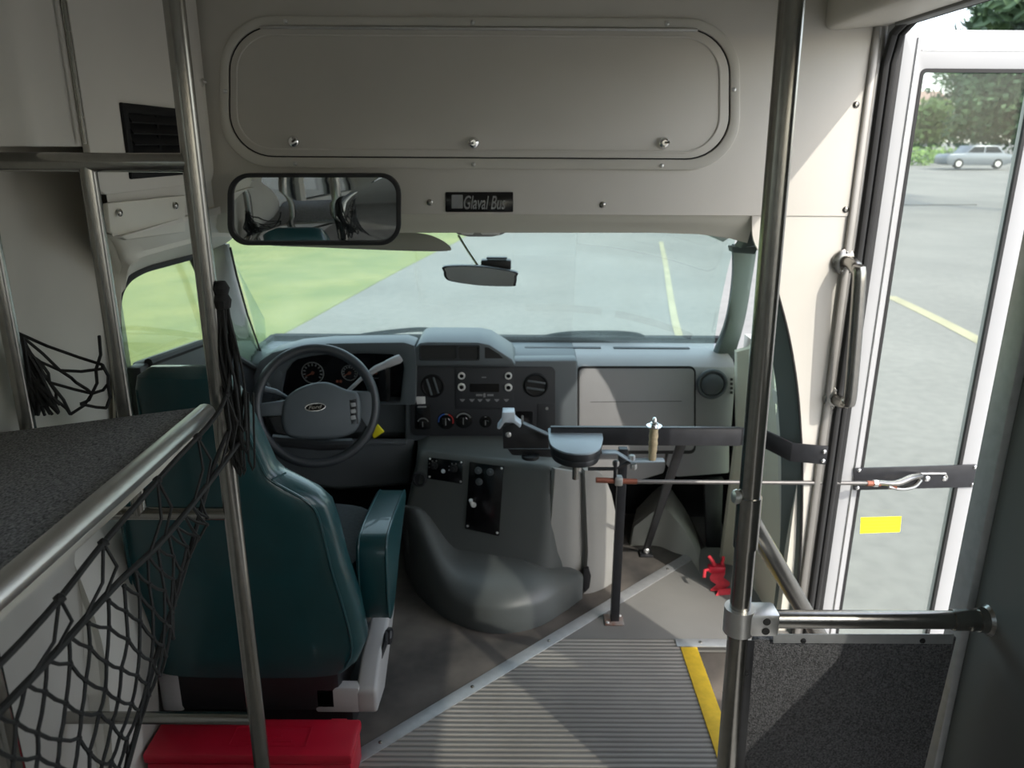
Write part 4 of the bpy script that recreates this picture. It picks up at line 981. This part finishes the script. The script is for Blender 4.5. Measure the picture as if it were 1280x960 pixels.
# ================================================================== RIGHT STANCHION + MODESTY PANEL
YR = 1.353
sp = thing('stanchion_pole', 'upright brushed steel pole beside the entry step', 'pole', (.475, YR, 0))
a0, a1 = PY(990, 0, YR), PY(908, 960, YR); dd = (a1 - a0) / (a0.z - a1.z)
def PO(z): return a0 + (a0.z - z) * dd
b = BM(); tube(b, [PO(2.05), PO(0)], .0208, 24); obj('tube', b, 'steel', sp)
zc1, zc0 = PY(935, 620, YR).z, PY(925, 683, YR).z
b = BM(); tube(b, [PO(zc1), PO(zc0)], .0238, 24); obj('sleeve', b, 'steel', sp)
pb = PO(PY(935, 621, YR).z); b = BM(); lathe(b, pb + V((-.02, 0, 0)), (-1, -.15, .1), [(.013, 0), (.015, .006), (.012, .012), (.006, .014), (0, .014)], 14); obj('collar_bolt', b, 'alu', sp)
b = BM(); lathe(b, PO(0), (0, 0, 1), [(.05, 0), (.05, .006), (.035, .010), (.024, .024), (.02, .024)], 24); obj('floor_flange', b, 'steel', sp)
b = BM(); h0 = PO(PY(932, 655, YR).z) + V((.01, .01, 0)); h1 = PY(1008, 768, 1.55); dv = (h1 - h0); tube(b, [h0, h0 + dv * 2.2], .0195, 20); obj('stair_rail', b, 'steel', sp)
zr = PX(1240, 775, XR).z
b = BM(); tube(b, [PO(zr + .028), PO(zr - .028)], .031, 24); c = PO(zr)
box(b, c + V((.0, -.026, -.026)), c + V((.075, .026, .026)), .008); cl_ = obj('tee_clamp', b, 'alu', sp)
for z in (-.011, .011): 
    b = BM(); lathe(b, c + V((.047, -.0265, z)), (0, -1, 0), [(.008, 0), (.0075, .0015), (0, .0015)], 14); obj('clamp_screw', b, 'gap', sp)
mpn = thing('modesty_panel', 'dark carpeted modesty panel under a steel rail beside the doorway', 'panel', (.72, YR, .1))
b = BM(); tube(b, [V((c.x + .07, YR, zr)), V((XR - .04, YR, zr))], .0185, 24); obj('rail', b, 'steel', mpn)
b = BM(); tube(b, [V((XR - .082, YR, zr)), V((XR - .02, YR, zr))], .0215, 24); tube(b, [V((XR - .03, YR, zr)), V((XR - .016, YR, zr)), V((XR - .008, YR, zr))], [.024, .026, .034], 24); lathe(b, V((XR, YR, zr)), (-1, 0, 0), [(.048, 0), (.048, .005), (.03, .008)], 24); fl_ = obj('wall_flange', b, 'steel', mpn)
for a in (80, 200, 320): screw(mpn, V((XR - .006, YR + .038 * math.cos(math.radians(a)), zr + .038 * math.sin(math.radians(a)))), (-1, 0, 0), .007)
screw(mpn, V((XR - .05, YR - .0215, zr - .006)), (0, -1, 0), .006)
tl_, tr_, br_, bl_ = PY(942, 800, YR + .006), PY(1196, 797, YR + .006), PY(1150, 985, YR + .006), PY(922, 985, YR + .006)
lowz = .12
br2 = tr_ + (br_ - tr_) * ((tr_.z - lowz) / (tr_.z - br_.z)); bl2 = tl_ + (bl_ - tl_) * ((tl_.z - lowz) / (tl_.z - bl_.z))
b = BM(); prism(b, [tl_, tr_, br2, bl2], (0, .014, 0), .002); obj('carpet', b, 'carpet', mpn)
b = BM(); prism(b, pxy([(966, 792), (1192, 792), (1190, 804), (966, 803)], YR + .002), (0, -.003, 0), .0008); ta = obj('top_trim', b, 'alu_dull', mpn)
for x in (1004, 1153): screw(ta, PY(x, 801, YR - .001), r=.006, m='blackmetal')
b = BM(); t1_, t2_ = PY(931, 800, YR + .002), PY(943, 800, YR + .002); s1, s2 = PY(914, 985, YR + .002), PY(928, 985, YR + .002)
prism(b, [t1_, t2_, t2_ + (s2 - t2_) * 1.5, t1_ + (s1 - t1_) * 1.5], (0, -.003, 0), .0008); ts = obj('side_trim', b, 'blackmetal', mpn); screw(ts, PY(933.5, 842, YR - .002), r=.006, m='blackmetal')

# ================================================================== GRAB HANDLE
gh = thing('grab_handle', 'brushed steel grab handle on the cream panel beside the entry door', 'handle', PY(1045, 500, YB))
hp = [PY(1056, 327, YB - .002), PY(1044, 498, YB - .002)]
d = (hp[1] - hp[0]).normalized(); off = V((.012, -.075, 0))
pt = [hp[0], hp[0] + V((.004, -.035, 0)), hp[0] + V((.008, -.062, 0)) + d * .012, hp[0] + off + d * .045, hp[1] + off - d * .045, hp[1] + V((.008, -.062, 0)) - d * .012, hp[1] + V((.004, -.035, 0)), hp[1]]
b = BM(); tube(b, spline(pt, 5), .0185, 18); obj('tube', b, 'steel', gh)
for h in hp:
    b = BM(); lathe(b, h, (0, -1, 0), [(.036, -.001), (.036, .004), (.03, .007), (.019, .009)], 24); fg = obj('flange', b, 'steel', gh)
    for a in (90, 250, 330): screw(gh, h + V((math.cos(math.radians(a)) * .027, -.0065, math.sin(math.radians(a)) * .027)), r=.0045, m='chrome')

# ================================================================== DOOR CONTROL
stn = thing('door_control_stand', 'black square-tube post and bar stand carrying the door lever', 'stand', PZ(768, 777, 0))
pz = PZ(768, 776, 0); xps = pz.x; yps = pz.y
zbar = PY(770, 545, yps).z
b = BM(); box(b, (xps - .014, yps - .014, .006), (xps + .014, yps + .014, zbar - .04), .002); obj('post', b, 'blackmetal', stn)
b = BM(); box(b, (xps - .035, yps - .03, 0), (xps + .03, yps + .03, .007), .002); bp = obj('foot_plate', b, 'rusty', stn)
for x, y in ((-.026, -.02), (.02, .02)): screw(stn, (xps + x, yps + y, .007), (0, 0, 1), .007, 'alu')
b = BM(); hbar = PY(800, 533, 2.27).z - PY(800, 555, 2.27).z
zb1 = PY(800, 533, 2.27).z; xb0, xb1 = PY(688, 540, 2.27).x, PY(926, 545, 2.26).x
box(b, (xb0, 2.256, zb1 - hbar), (xb1, 2.262, zb1), .0015); box(b, (xb0, 2.256, zb1 - .004), (xb1, 2.275, zb1), .0015); obj('top_bar', b, 'blackmetal', stn)
b = BM(); el1 = PY(958, 538, 2.262); 
za, zb_ = zb1, zb1 - hbar
E1 = V((xb1 + .06, 2.262, 0)); E2 = V((.85, 2.17, 0)); E3 = V((.95, 2.146, 0))
def band(b, P, Q, z0, z1, th=.005):
    n_ = V((-(Q - P).y, (Q - P).x, 0)).normalized() * th
    prism(b, [V((P.x, P.y, z0)), V((Q.x, Q.y, z0)), V((Q.x, Q.y, z1)), V((P.x, P.y, z1))], n_, .001)
dzb = -.015
band(b, V((xb1 - .02, 2.262, 0)), E1, zb_, za)
prism(b, [V((E1.x, E1.y, zb_)), V((E2.x, E2.y, zb_ + dzb)), V((E2.x, E2.y, za + dzb)), V((E1.x, E1.y, za))], (.004, .006, 0), .001)
prism(b, [V((E2.x, E2.y, zb_ + dzb)), V((E3.x, E3.y, zb_ + dzb)), V((E3.x, E3.y, za + dzb)), V((E2.x, E2.y, za + dzb))], (.001, .006, 0), .001)
wb = obj('wall_bracket', b, 'blackmetal', stn)
for z in (.012, .042): screw(stn, V((.94, 2.147, zb_ + dzb + z)), (0, -1, 0), .007, 'chrome')
b = BM(); f0 = PY(853, 553, 2.285); f1 = PZ(808, 688, .02); ax = (f1 - f0).normalized(); wv_ = V((.016, 0, 0)); dp = V((0, .012, 0))
prism(b, [f0 - wv_, f0 + wv_, f1 + wv_ * .8, f1 - wv_ * .8], dp, .002); box(b, f1 + V((-.025, -.02, -.02)), f1 + V((.025, .03, -.012)), .002); obj('brace', b, 'blackmetal', stn)
screw(stn, f1 + V((.0, -.005, .0)), (0, -1, 0), .012, 'alu')
# lever
lv = thing('door_lever', 'black D-shaped door lever housing with a crank arm and worn wooden grip', 'lever', PY(720, 585, 2.2))
zt_ = .692
top2 = [PZ(a, c, zt_) for a, c in ((685, 535), (752, 534), (754, 548), (750, 560), (738, 566), (720, 567), (703, 564), (690, 557), (686, 548))]
dpl = spline(top2[2:], 4)
b = BM(); prism(b, [top2[0], top2[1]] + dpl, (0, 0, -.006), .0015); obj('top_plate', b, 'skysheen', lv)
b = BM(); cc = sum(dpl, V()) / len(dpl)
prism(b, [cc.lerp(p, .97) + V((0, 0, -.006)) for p in [top2[0], top2[1]] + dpl], (0, 0, -.022), .002)
prism(b, [cc.lerp(p, .93) + V((0, 0, -.028)) for p in [top2[0], top2[1]] + dpl], (0, 0, -.020), .004); obj('housing', b, 'blackmetal', lv)
b = BM(); tube(b, [cc + V((0, 0, -.045)), cc + V((0, 0, -.10))], .009, 12); lathe(b, cc + V((0, 0, -.052)), (0, 0, 1), [(.02, 0), (.02, .008), (0, .008)], 14); obj('pivot_pin', b, 'steel', lv)
yl = 2.17
gp = PY(815, 577, yl)
b = BM(); cr = [PY(752, 566, yl), PY(770, 566, yl), PY(789, 577, yl), PY(830, 576, yl)]
for p, q_ in zip(cr, cr[1:]): prism(b, [p + V((0, -.014, 0)), q_ + V((0, -.014, 0)), q_ + V((0, .014, 0)), p + V((0, .014, 0))], (0, 0, .005), .001)
obj('crank_arm', b, 'skysheen', lv)
b = BM(); tube(b, [PY(735, 586, yl), PY(768, 586, yl), PY(788, 577, yl)], .006, 8); obj('lower_link', b, 'blackmetal', lv)
b = BM(); c0 = PY(815, 575, yl) ; hgt = PY(815, 533, yl).z - c0.z
lathe(b, c0, (0, 0, 1), [(.011, 0), (.0125, hgt * .08), (.0115, hgt * .22), (.0135, hgt * .30), (.0125, hgt * .42), (.0145, hgt * .5), (.0125, hgt * .62), (.0145, hgt * .72), (.0125, hgt * .85), (.014, hgt), (0, hgt)], 18); obj('grip', b, 'wood', lv)
b = BM(); lathe(b, c0 + V((0, 0, hgt)), (0, 0, 1), [(.024, 0), (.024, .003), (.012, .004), (.012, .012), (.008, .014), (.007, .024), (.004, .028), (0, .028)], 16); obj('grip_bolt', b, 'chrome', lv)
for p in ((790, 572), (792, 583), (770, 579)):
    b = BM(); lathe(b, PY(*p, yl), (0, 0, 1), [(.010, -.008), (.011, 0), (.009, .008), (0, .008)], 6); obj('nut', b, 'alu', lv)
# linkage rod
rd = thing('door_linkage_rod', 'steel linkage rod running from the lever to the open entry door', 'linkage', PY(940, 604, 2.22))
r0, r1, r2, r3 = PY(745, 600, 2.14), PY(796, 602, 2.145), PY(1085, 604, 2.215), PY(1100, 604.5, 2.225)
b = BM(); tube(b, [r1, r2], .0065, 12); obj('rod', b, 'rod', rd)
b = BM(); tube(b, [r0, r1], .0085, 12); tube(b, [r2 - V((.005, .001, 0)), r3], .0085, 12); obj('threaded_end', b, 'copper', rd)
b = BM(); pm = PY(773, 600.5, 2.143); box(b, pm + V((-.012, -.014, -.014)), pm + V((.012, .014, .014)), .004); lathe(b, PY(1092, 604.2, 2.22), (1, 0, 0), [(.012, 0), (.012, .012), (0, .012)], 6); obj('lock_nut', b, 'alu', rd)
b = BM(); pq = PY(767, 590, 2.20); box(b, PY(767, 600, 2.135), PY(771, 575, 2.15), .002); obj('link_lug', b, 'blackmetal', rd)
yd = 2.292
b = BM(); prism(b, pxy([(1068, 585.5), (1221, 581), (1218.5, 609), (1067.5, 613)], yd), (0, .006, 0), .001); pl = obj('door_plate', b, 'blackmetal', rd)
for p in ((1074, 588), (1072, 610), (1219, 584), (1216, 606)): screw(pl, PY(*p, yd), r=.007, m='chrome')
for p in ((1159, 598.5), (1181, 598)): screw(pl, PY(*p, yd), r=.010, m='chrome')
b = BM(); tube(b, spline([PY(1097, 603, 2.225), PY(1120, 604, 2.235), PY(1138, 597, 2.26), PY(1150, 594, 2.283)], 4), [.008] * 4 + [.010] * 5 + [.009] * 4, 10, flat=1.3); tube(b, spline([PY(1110, 608, 2.232), PY(1126, 611, 2.24), PY(1142, 608, 2.26), PY(1150, 600, 2.283)], 4), .006, 8, flat=1.3); obj('clevis', b, 'steel', rd)
b = BM(); prism(b, pxy([(1112, 606.5), (1121, 606), (1122, 611), (1112, 611.5)], 2.228), (0, .006, 0), .001); obj('clevis_pad', b, 'copper', rd)
b = BM(); tube(b, [PY(1146, 597, 2.282), PY(1150, 592, 2.286), PY(1182, 592, 2.286), PY(1184, 597, 2.286)], .003, 8); obj('spring_clip', b, 'alu', rd)
# bracket on the engine cover top
br = thing('angled_bracket', 'black angled metal bracket with a pale saddle on top of the engine cover', 'bracket', PY(660, 572, 2.45))
yb2 = 2.36
b = BM(); prism(b, pxy([(628, 534), (645, 528), (654, 531), (686, 545), (686, 561), (629, 561)], yb2), (0, .012, 0), .002); screw(br, PY(635.5, 543.5, yb2), r=.010, m='alu')
obj('plate', b, 'blackmetal', br)
b = BM(); prism(b, pxy([(654, 530), (686, 544.5), (686, 546.5), (654, 532)], yb2 - .012), (0, .03, 0), .0008); obj('flange', b, 'dash', br)
b = BM(); prism(b, pxy([(621, 536), (627, 528), (628, 515.5), (643, 515.5), (644, 525), (652, 531), (650, 535.5), (642, 529), (631, 528.5), (625, 537)], yb2 - .02), (0, .05, .0), .003); obj('saddle', b, 'cup', br)
b = BM(); z5 = .515
prism(b, pxy([(634, 561), (690, 561), (692, 572), (640, 569)], yb2 + .01), (0, .06, 0), .002); lathe(b, PY(663, 570, yb2 + .004), (0, 0, 1), [(.03, -.006), (.03, .004), (0, .006)], 18); obj('base', b, 'blackmetal', br)
# red ratchet strap
rs = thing('ratchet_strap', 'crumpled red strap lying on the floor by the doorway', 'strap', PZ(900, 740, 0))
b = BM(); 
def ribbon(b, pts, w, th=.004):
    pts = spline(pts, 4); rows = [[p - w_, p + w_] for p, w_ in ((q_, V((w, .004, 0))) for q_ in pts)]
    sheet(b, [list(r) for r in zip(*rows)], (0, .003, th))
ribbon(b, [PY(895, 757, 2.42), PY(906, 745, 2.44) + V((0, 0, .02)), PY(897, 738, 2.46), PY(904, 731, 2.47), PY(896, 724, 2.48), PY(898, 717, 2.49), PY(897, 706, 2.5)], .026); obj('webbing', b, 'redweb', rs)
b = BM(); box(b, PY(886, 717, 2.47), PY(905, 704, 2.50), .006); bk_ = obj('buckle', b, 'red', rs)
b = BM(); tube(b, [PY(893, 706, 2.48), PY(890, 700, 2.47), PY(886, 695, 2.48)], .007, 8); tube(b, [PY(902, 705, 2.48), PY(904, 699, 2.48), PY(904, 696, 2.48)], .006, 8); tube(b, [PY(886, 712, 2.48), PY(881, 713, 2.47), PY(880, 722, 2.45)], .006, 8); obj('strap_end', b, 'redweb', rs)

# ================================================================== OPEN ENTRY DOOR (outside, swung out)
yD = 2.30; 
L0 = PY(1063, 500, yD).x; L1 = PY(1246, 500, yD).x
zT = PY(1150, 37, yD).z; zB = -.42; gx0 = PY(1090, 500, yD).x; gx1 = PY(1217, 500, yD).x; gz1 = PY(1150, 87, yD).z
b = BM(); ringplate(b, [V((x, yD, z)) for x, z in rr2(L0, zB, L1, zT, .012, 3)], [V((x, yD, z)) for x, z in rr2(gx0, zB + .15, gx1, gz1, .012, 3)], (0, .04, 0), .004)
dd3 = struct('door_3', b, 'white')
b = BM(); box(b, (gx0 - .01, yD + .016, zB + .14), (gx1 + .01, yD + .022, gz1 + .01)); obj('pane', b, 'doorglass', dd3)
b = BM(); ringplate(b, [V((x, yD - .002, z)) for x, z in rr2(gx0 - .003, zB + .147, gx1 + .003, gz1 + .003, .014, 3)], [V((x, yD - .002, z)) for x, z in rr2(gx0 + .006, zB + .156, gx1 - .007, gz1 - .007, .010, 3)], (0, .012, 0)); obj('glazing_seal', b, 'rubber', dd3)
b = BM(); box(b, (L0 - .014, yD - .004, zB + .02), (L0, yD + .03, zT - .03), .004); obj('edge_seal', b, 'rubber', dd3)
b = BM(); tube(b, [(L0 + .045, yD - .001, zB + .05), (L0 + .045, yD - .001, zT - .02)], .003, 6); tube(b, [(L0 + .06, yD, gz1 + .05), (L1, yD, gz1 + .05)], .002, 6); obj('groove', b, 'alu', dd3)
b = BM(); prism(b, pxy([(1076, 647), (1127, 645.5), (1125, 665), (1075, 667)], yD - .006), (0, .0015, 0)); wsn = obj('warning_sticker', b, 'tape'); tag(wsn, 'bright yellow sticker on the open entry door glass', 'sticker')
b = BM()
for k in range(4): prism(b, pxy([(1080, 650.3 + k * 4), (1122 - 3 * (k % 2), 649 + k * 4), (1122 - 3 * (k % 2), 650 + k * 4), (1080, 651.3 + k * 4)], yD - .0062), (0, -.0004, 0))
obj('printed_line', b, 'yellowtape', wsn)

# ================================================================== OUTSIDE
def gz(x, y):
    d = math.hypot(x, y); return -.75 + max(0, d - 24) * .021
b = BM(); rows = []
for r in [0, 4, 8, 14, 20, 26, 34, 44, 60, 80, 120, 180]:
    rows.append([V((math.cos(t) * r, math.sin(t) * r, gz(r, 0))) for t in [k * 2 * math.pi / 48 for k in range(49)]])
for A in rows: pass
sheet(b, [[p + V((0, 0, 0)) for p in r] for r in [[V((math.cos(t) * max(r, .01), math.sin(t) * max(r, .01), gz(r, 0))) for t in [k * 2 * math.pi / 48 for k in range(49)]] for r in [0, 4, 8, 14, 20, 26, 34, 44, 60, 80, 120, 180]]], (0, 0, -.2))
struct('ground', b, 'asphalt')
b = BM()   # lawn on the left
gb_ = [PZ(330, 432, -.75), PZ(365, 412, -.75), PZ(400, 393, -.75), PZ(450, 365, -.75), PZ(500, 338, -.75), PZ(545, 315, -.75), PZ(575, 300, -.75)]
gb_ = [V((-3.6, -8, -.75)), V((-3.5, 4, -.75))] + gb_ + [V((-.5, 27, -.72)), V((1.0, 40, -.45))]
gs = spline(gb_, 4)
sheet(b, [[V((p.x - dx_, p.y + dx_ * .1, gz(p.x - dx_, p.y) + (.05 if dx_ else .012))) for p in gs] for dx_ in (0, .5, 4, 10, 25, 60)], (0, 0, -.06)); gl = obj('lawn', b, 'grass'); tag(gl, 'sunlit green lawn beyond the left windows', 'lawn'); gl['kind'] = 'structure'
b = BM()
def strip(b, pxs, w, z=None):
    pts = [PZ(a, c, -.745) for a, c in pxs]; pts = spline(pts, 4)
    T, N_ = frames(pts, False)
    sheet(b, [[p - T[i].cross(V((0, 0, 1))) * w for i, p in enumerate(pts)], [p + T[i].cross(V((0, 0, 1))) * w for i, p in enumerate(pts)]], (0, 0, -.002))
strip(b, [(826, 302), (832, 330), (838, 370), (846, 410), (856, 436)], .05); strip(b, [(1112, 370), (1150, 388), (1200, 413), (1260, 445)], .10)
struct('trim_25', b, 'crack')
b = BM(); pp = [V((*p.xy, gz(*p.xy) + .02)) for p in [PY(a, c, 30) for a, c in ((1133, 236), (1180, 230), (1225, 236), (1218, 250), (1135, 252))]]
prism(b, pp, (0, 0, .02)); struct('ground', b, 'dirt')
# trees, shrubs
def on(px, y):
    p = PY(px, 200, y); return V((p.x, y, gz(p.x, y)))
def leafball(b, c, r, n, s, sq=.8):
    for k in range(n):
        d = V((rnd.gauss(0, 1), rnd.gauss(0, 1), rnd.gauss(0, 1))).normalized(); p = c + V((d.x * r.x, d.y * r.y, d.z * r.z)) * (rnd.random() ** .35)
        u = V((rnd.gauss(0, 1), rnd.gauss(0, 1), rnd.gauss(0, 1))).normalized(); w = u.orthogonal().normalized()
        ss = s * rnd.uniform(.6, 1.3); b.faces.new([b.verts.new(p + u * ss), b.verts.new(p + w * ss * .7), b.verts.new(p - u * ss), b.verts.new(p - w * ss * .7)])
def tree(px, y, h, r, lab, m, trunk_h, n=1500):
    g_ = on(px, y); t = thing('tree', lab, 'tree', g_)
    b = BM(); tube(b, spline([g_, g_ + V((.1, 0, trunk_h * .6)), g_ + V((-.1, 0, trunk_h * 1.3))], 4), [.30] * 4 + [.22] * 4 + [.16], 10); obj('trunk', b, 'bark', t)
    b = BM()
    for k in range(18):
        a = k * 2.4; q_ = (k + .5) / 18; rad = r * .6 * math.sqrt((k * .618) % 1.0)
        c = g_ + V((math.cos(a) * rad, math.sin(a) * rad, trunk_h + (h - trunk_h) * (.12 + .72 * q_))); leafball(b, c, V((r * .5, r * .5, (h - trunk_h) * .17)), n // 18, .32)
    obj('crown', b, m, t, smooth=0)
tree(1268, 74, 15, 7.0, 'tall dark leafy tree seen through the open door glass', 'leaf', .5, 11000)
tree(1212, 96, 13, 6.5, 'dark tree farther back, between the house and the tall tree', 'leaf', .5, 6000)
tree(1160, 84, 6, 2.6, 'pale green bushy tree behind the shrubs, in front of the house', 'leaf2', .8, 1400)
tree(1330, 27, 9, 4.2, 'nearer tree whose leaves show above the open door', 'leaf', 5.2, 2200)
def shrub(px, y, r, lab, m):
    g_ = on(px, y); b = BM(); leafball(b, g_ + V((0, 0, r * .45)), V((r * 1.5, r, r * .6)), 350, .16); tag(obj('shrub', b, m, smooth=0), lab, 'shrub')
shrub(1140, 64, 1.3, 'low green shrub at the left edge of the door glass', 'leaf2'); shrub(1172, 68, 1.4, 'yellow-green shrub in the lot edge left of the parked car', 'leaf2')
# house
g_ = on(1130, 106); hs = thing('house', 'pale house with low roof beyond the shrubs', 'house', g_)
b = BM(); box(b, g_ + V((-7, 0, 0)), g_ + V((4, 6, 5.5))); obj('wall', b, 'housewall', hs)
b = BM(); prism(b, [g_ + V((-8, -1, 5.5)), g_ + V((-8, 3, 7.6)), g_ + V((-8, 7, 5.5))], (13, 0, 0)); obj('roof', b, 'houseroof', hs)
# parked car
g_ = on(1224, 56); g_.z = PY(1224, 211, 56).z
cz = thing('car', 'silver parked car seen through the open door glass', 'car', g_)
Lc = 2.25
b = BM(); sd = [(-Lc, .35), (-Lc, .85), (-Lc + .2, .98), (-1.0, 1.03), (-.55, 1.55), (1.2, 1.58), (1.75, 1.05), (Lc, .98), (Lc + .05, .4), (1.9, .25), (-1.9, .25)]
prism(b, [g_ + V((x, 0, z)) for x, z in sd], (0, 1.75, 0), .06); obj('body', b, 'carpaint', cz)
b = BM(); prism(b, [g_ + V((x, -.015, z)) for x, z in ((-.88, 1.08), (-.5, 1.48), (.25, 1.5), (.25, 1.08))], (0, .02, 0)); prism(b, [g_ + V((x, -.015, z)) for x, z in ((.33, 1.08), (.33, 1.5), (1.12, 1.5), (1.55, 1.08))], (0, .02, 0)); obj('window', b, 'carglass', cz)
for x in (-1.4, 1.35):
    b = BM(); lathe(b, g_ + V((x, -.03, .34)), (0, 1, 0), [(.2, 0), (.34, .02), (.34, .22), (.2, .24)], 20); w_ = obj('wheel', b, 'rubber', cz)
    b = BM(); lathe(b, g_ + V((x, -.035, .34)), (0, 1, 0), [(0, 0), (.19, .0), (.2, .03)], 16); obj('hub_cap', b, 'alu', w_)

# ================================================================== LIGHT, WORLD, CAMERA
sun = bpy.data.lights.new('sun', 'SUN'); sun.energy = 2.1; sun.angle = math.radians(.6); sun.color = (1, .95, .86)
so = bpy.data.objects.new('sun', sun); COL.objects.link(so); so.location = (6, -4, 8)
so.rotation_euler = V((1, -1.42, 1.40)).to_track_quat('Z', 'Y').to_euler()
w = bpy.data.worlds.new('World'); sc.world = w; w.use_nodes = True
nt = w.node_tree; bg = nt.nodes['Background']
sky = nt.nodes.new('ShaderNodeTexSky'); sky.sky_type = 'NISHITA'; sky.sun_disc = False; sky.sun_elevation = math.radians(45); sky.sun_rotation = math.radians(140); sky.air_density = 1.0; sky.dust_density = 2.0
hz_ = nt.nodes.new('ShaderNodeMixRGB'); hz_.inputs[0].default_value = .45; hz_.inputs[2].default_value = (3.6, 3.55, 3.4, 1)
nt.links.new(sky.outputs[0], hz_.inputs[1]); nt.links.new(hz_.outputs[0], bg.inputs['Color']); bg.inputs['Strength'].default_value = .42
cam = bpy.data.cameras.new('camera'); co_ = bpy.data.objects.new('camera', cam); COL.objects.link(co_)
cam.sensor_width = 36; cam.lens = F / 1280 * 36; cam.clip_start = .02; cam.clip_end = 600
Mx = Matrix((( _R.x, _Q.x, -_F.x), (_R.y, _Q.y, -_F.y), (_R.z, _Q.z, -_F.z))).to_4x4(); Mx.translation = CAM
co_.matrix_world = Mx
cam.dof.use_dof = True; cam.dof.focus_distance = 1.45; cam.dof.aperture_fstop = 5.6
sc.camera = co_
sc.view_settings.view_transform = 'Standard'; sc.view_settings.look = 'None'; sc.view_settings.gamma = 1; sc.view_settings.use_curve_mapping = False
sc.view_settings.exposure = 0.72
sc.cycles.max_bounces = 10; sc.cycles.diffuse_bounces = 6; sc.cycles.transparent_max_bounces = 16; sc.cycles.sample_clamp_indirect = 4
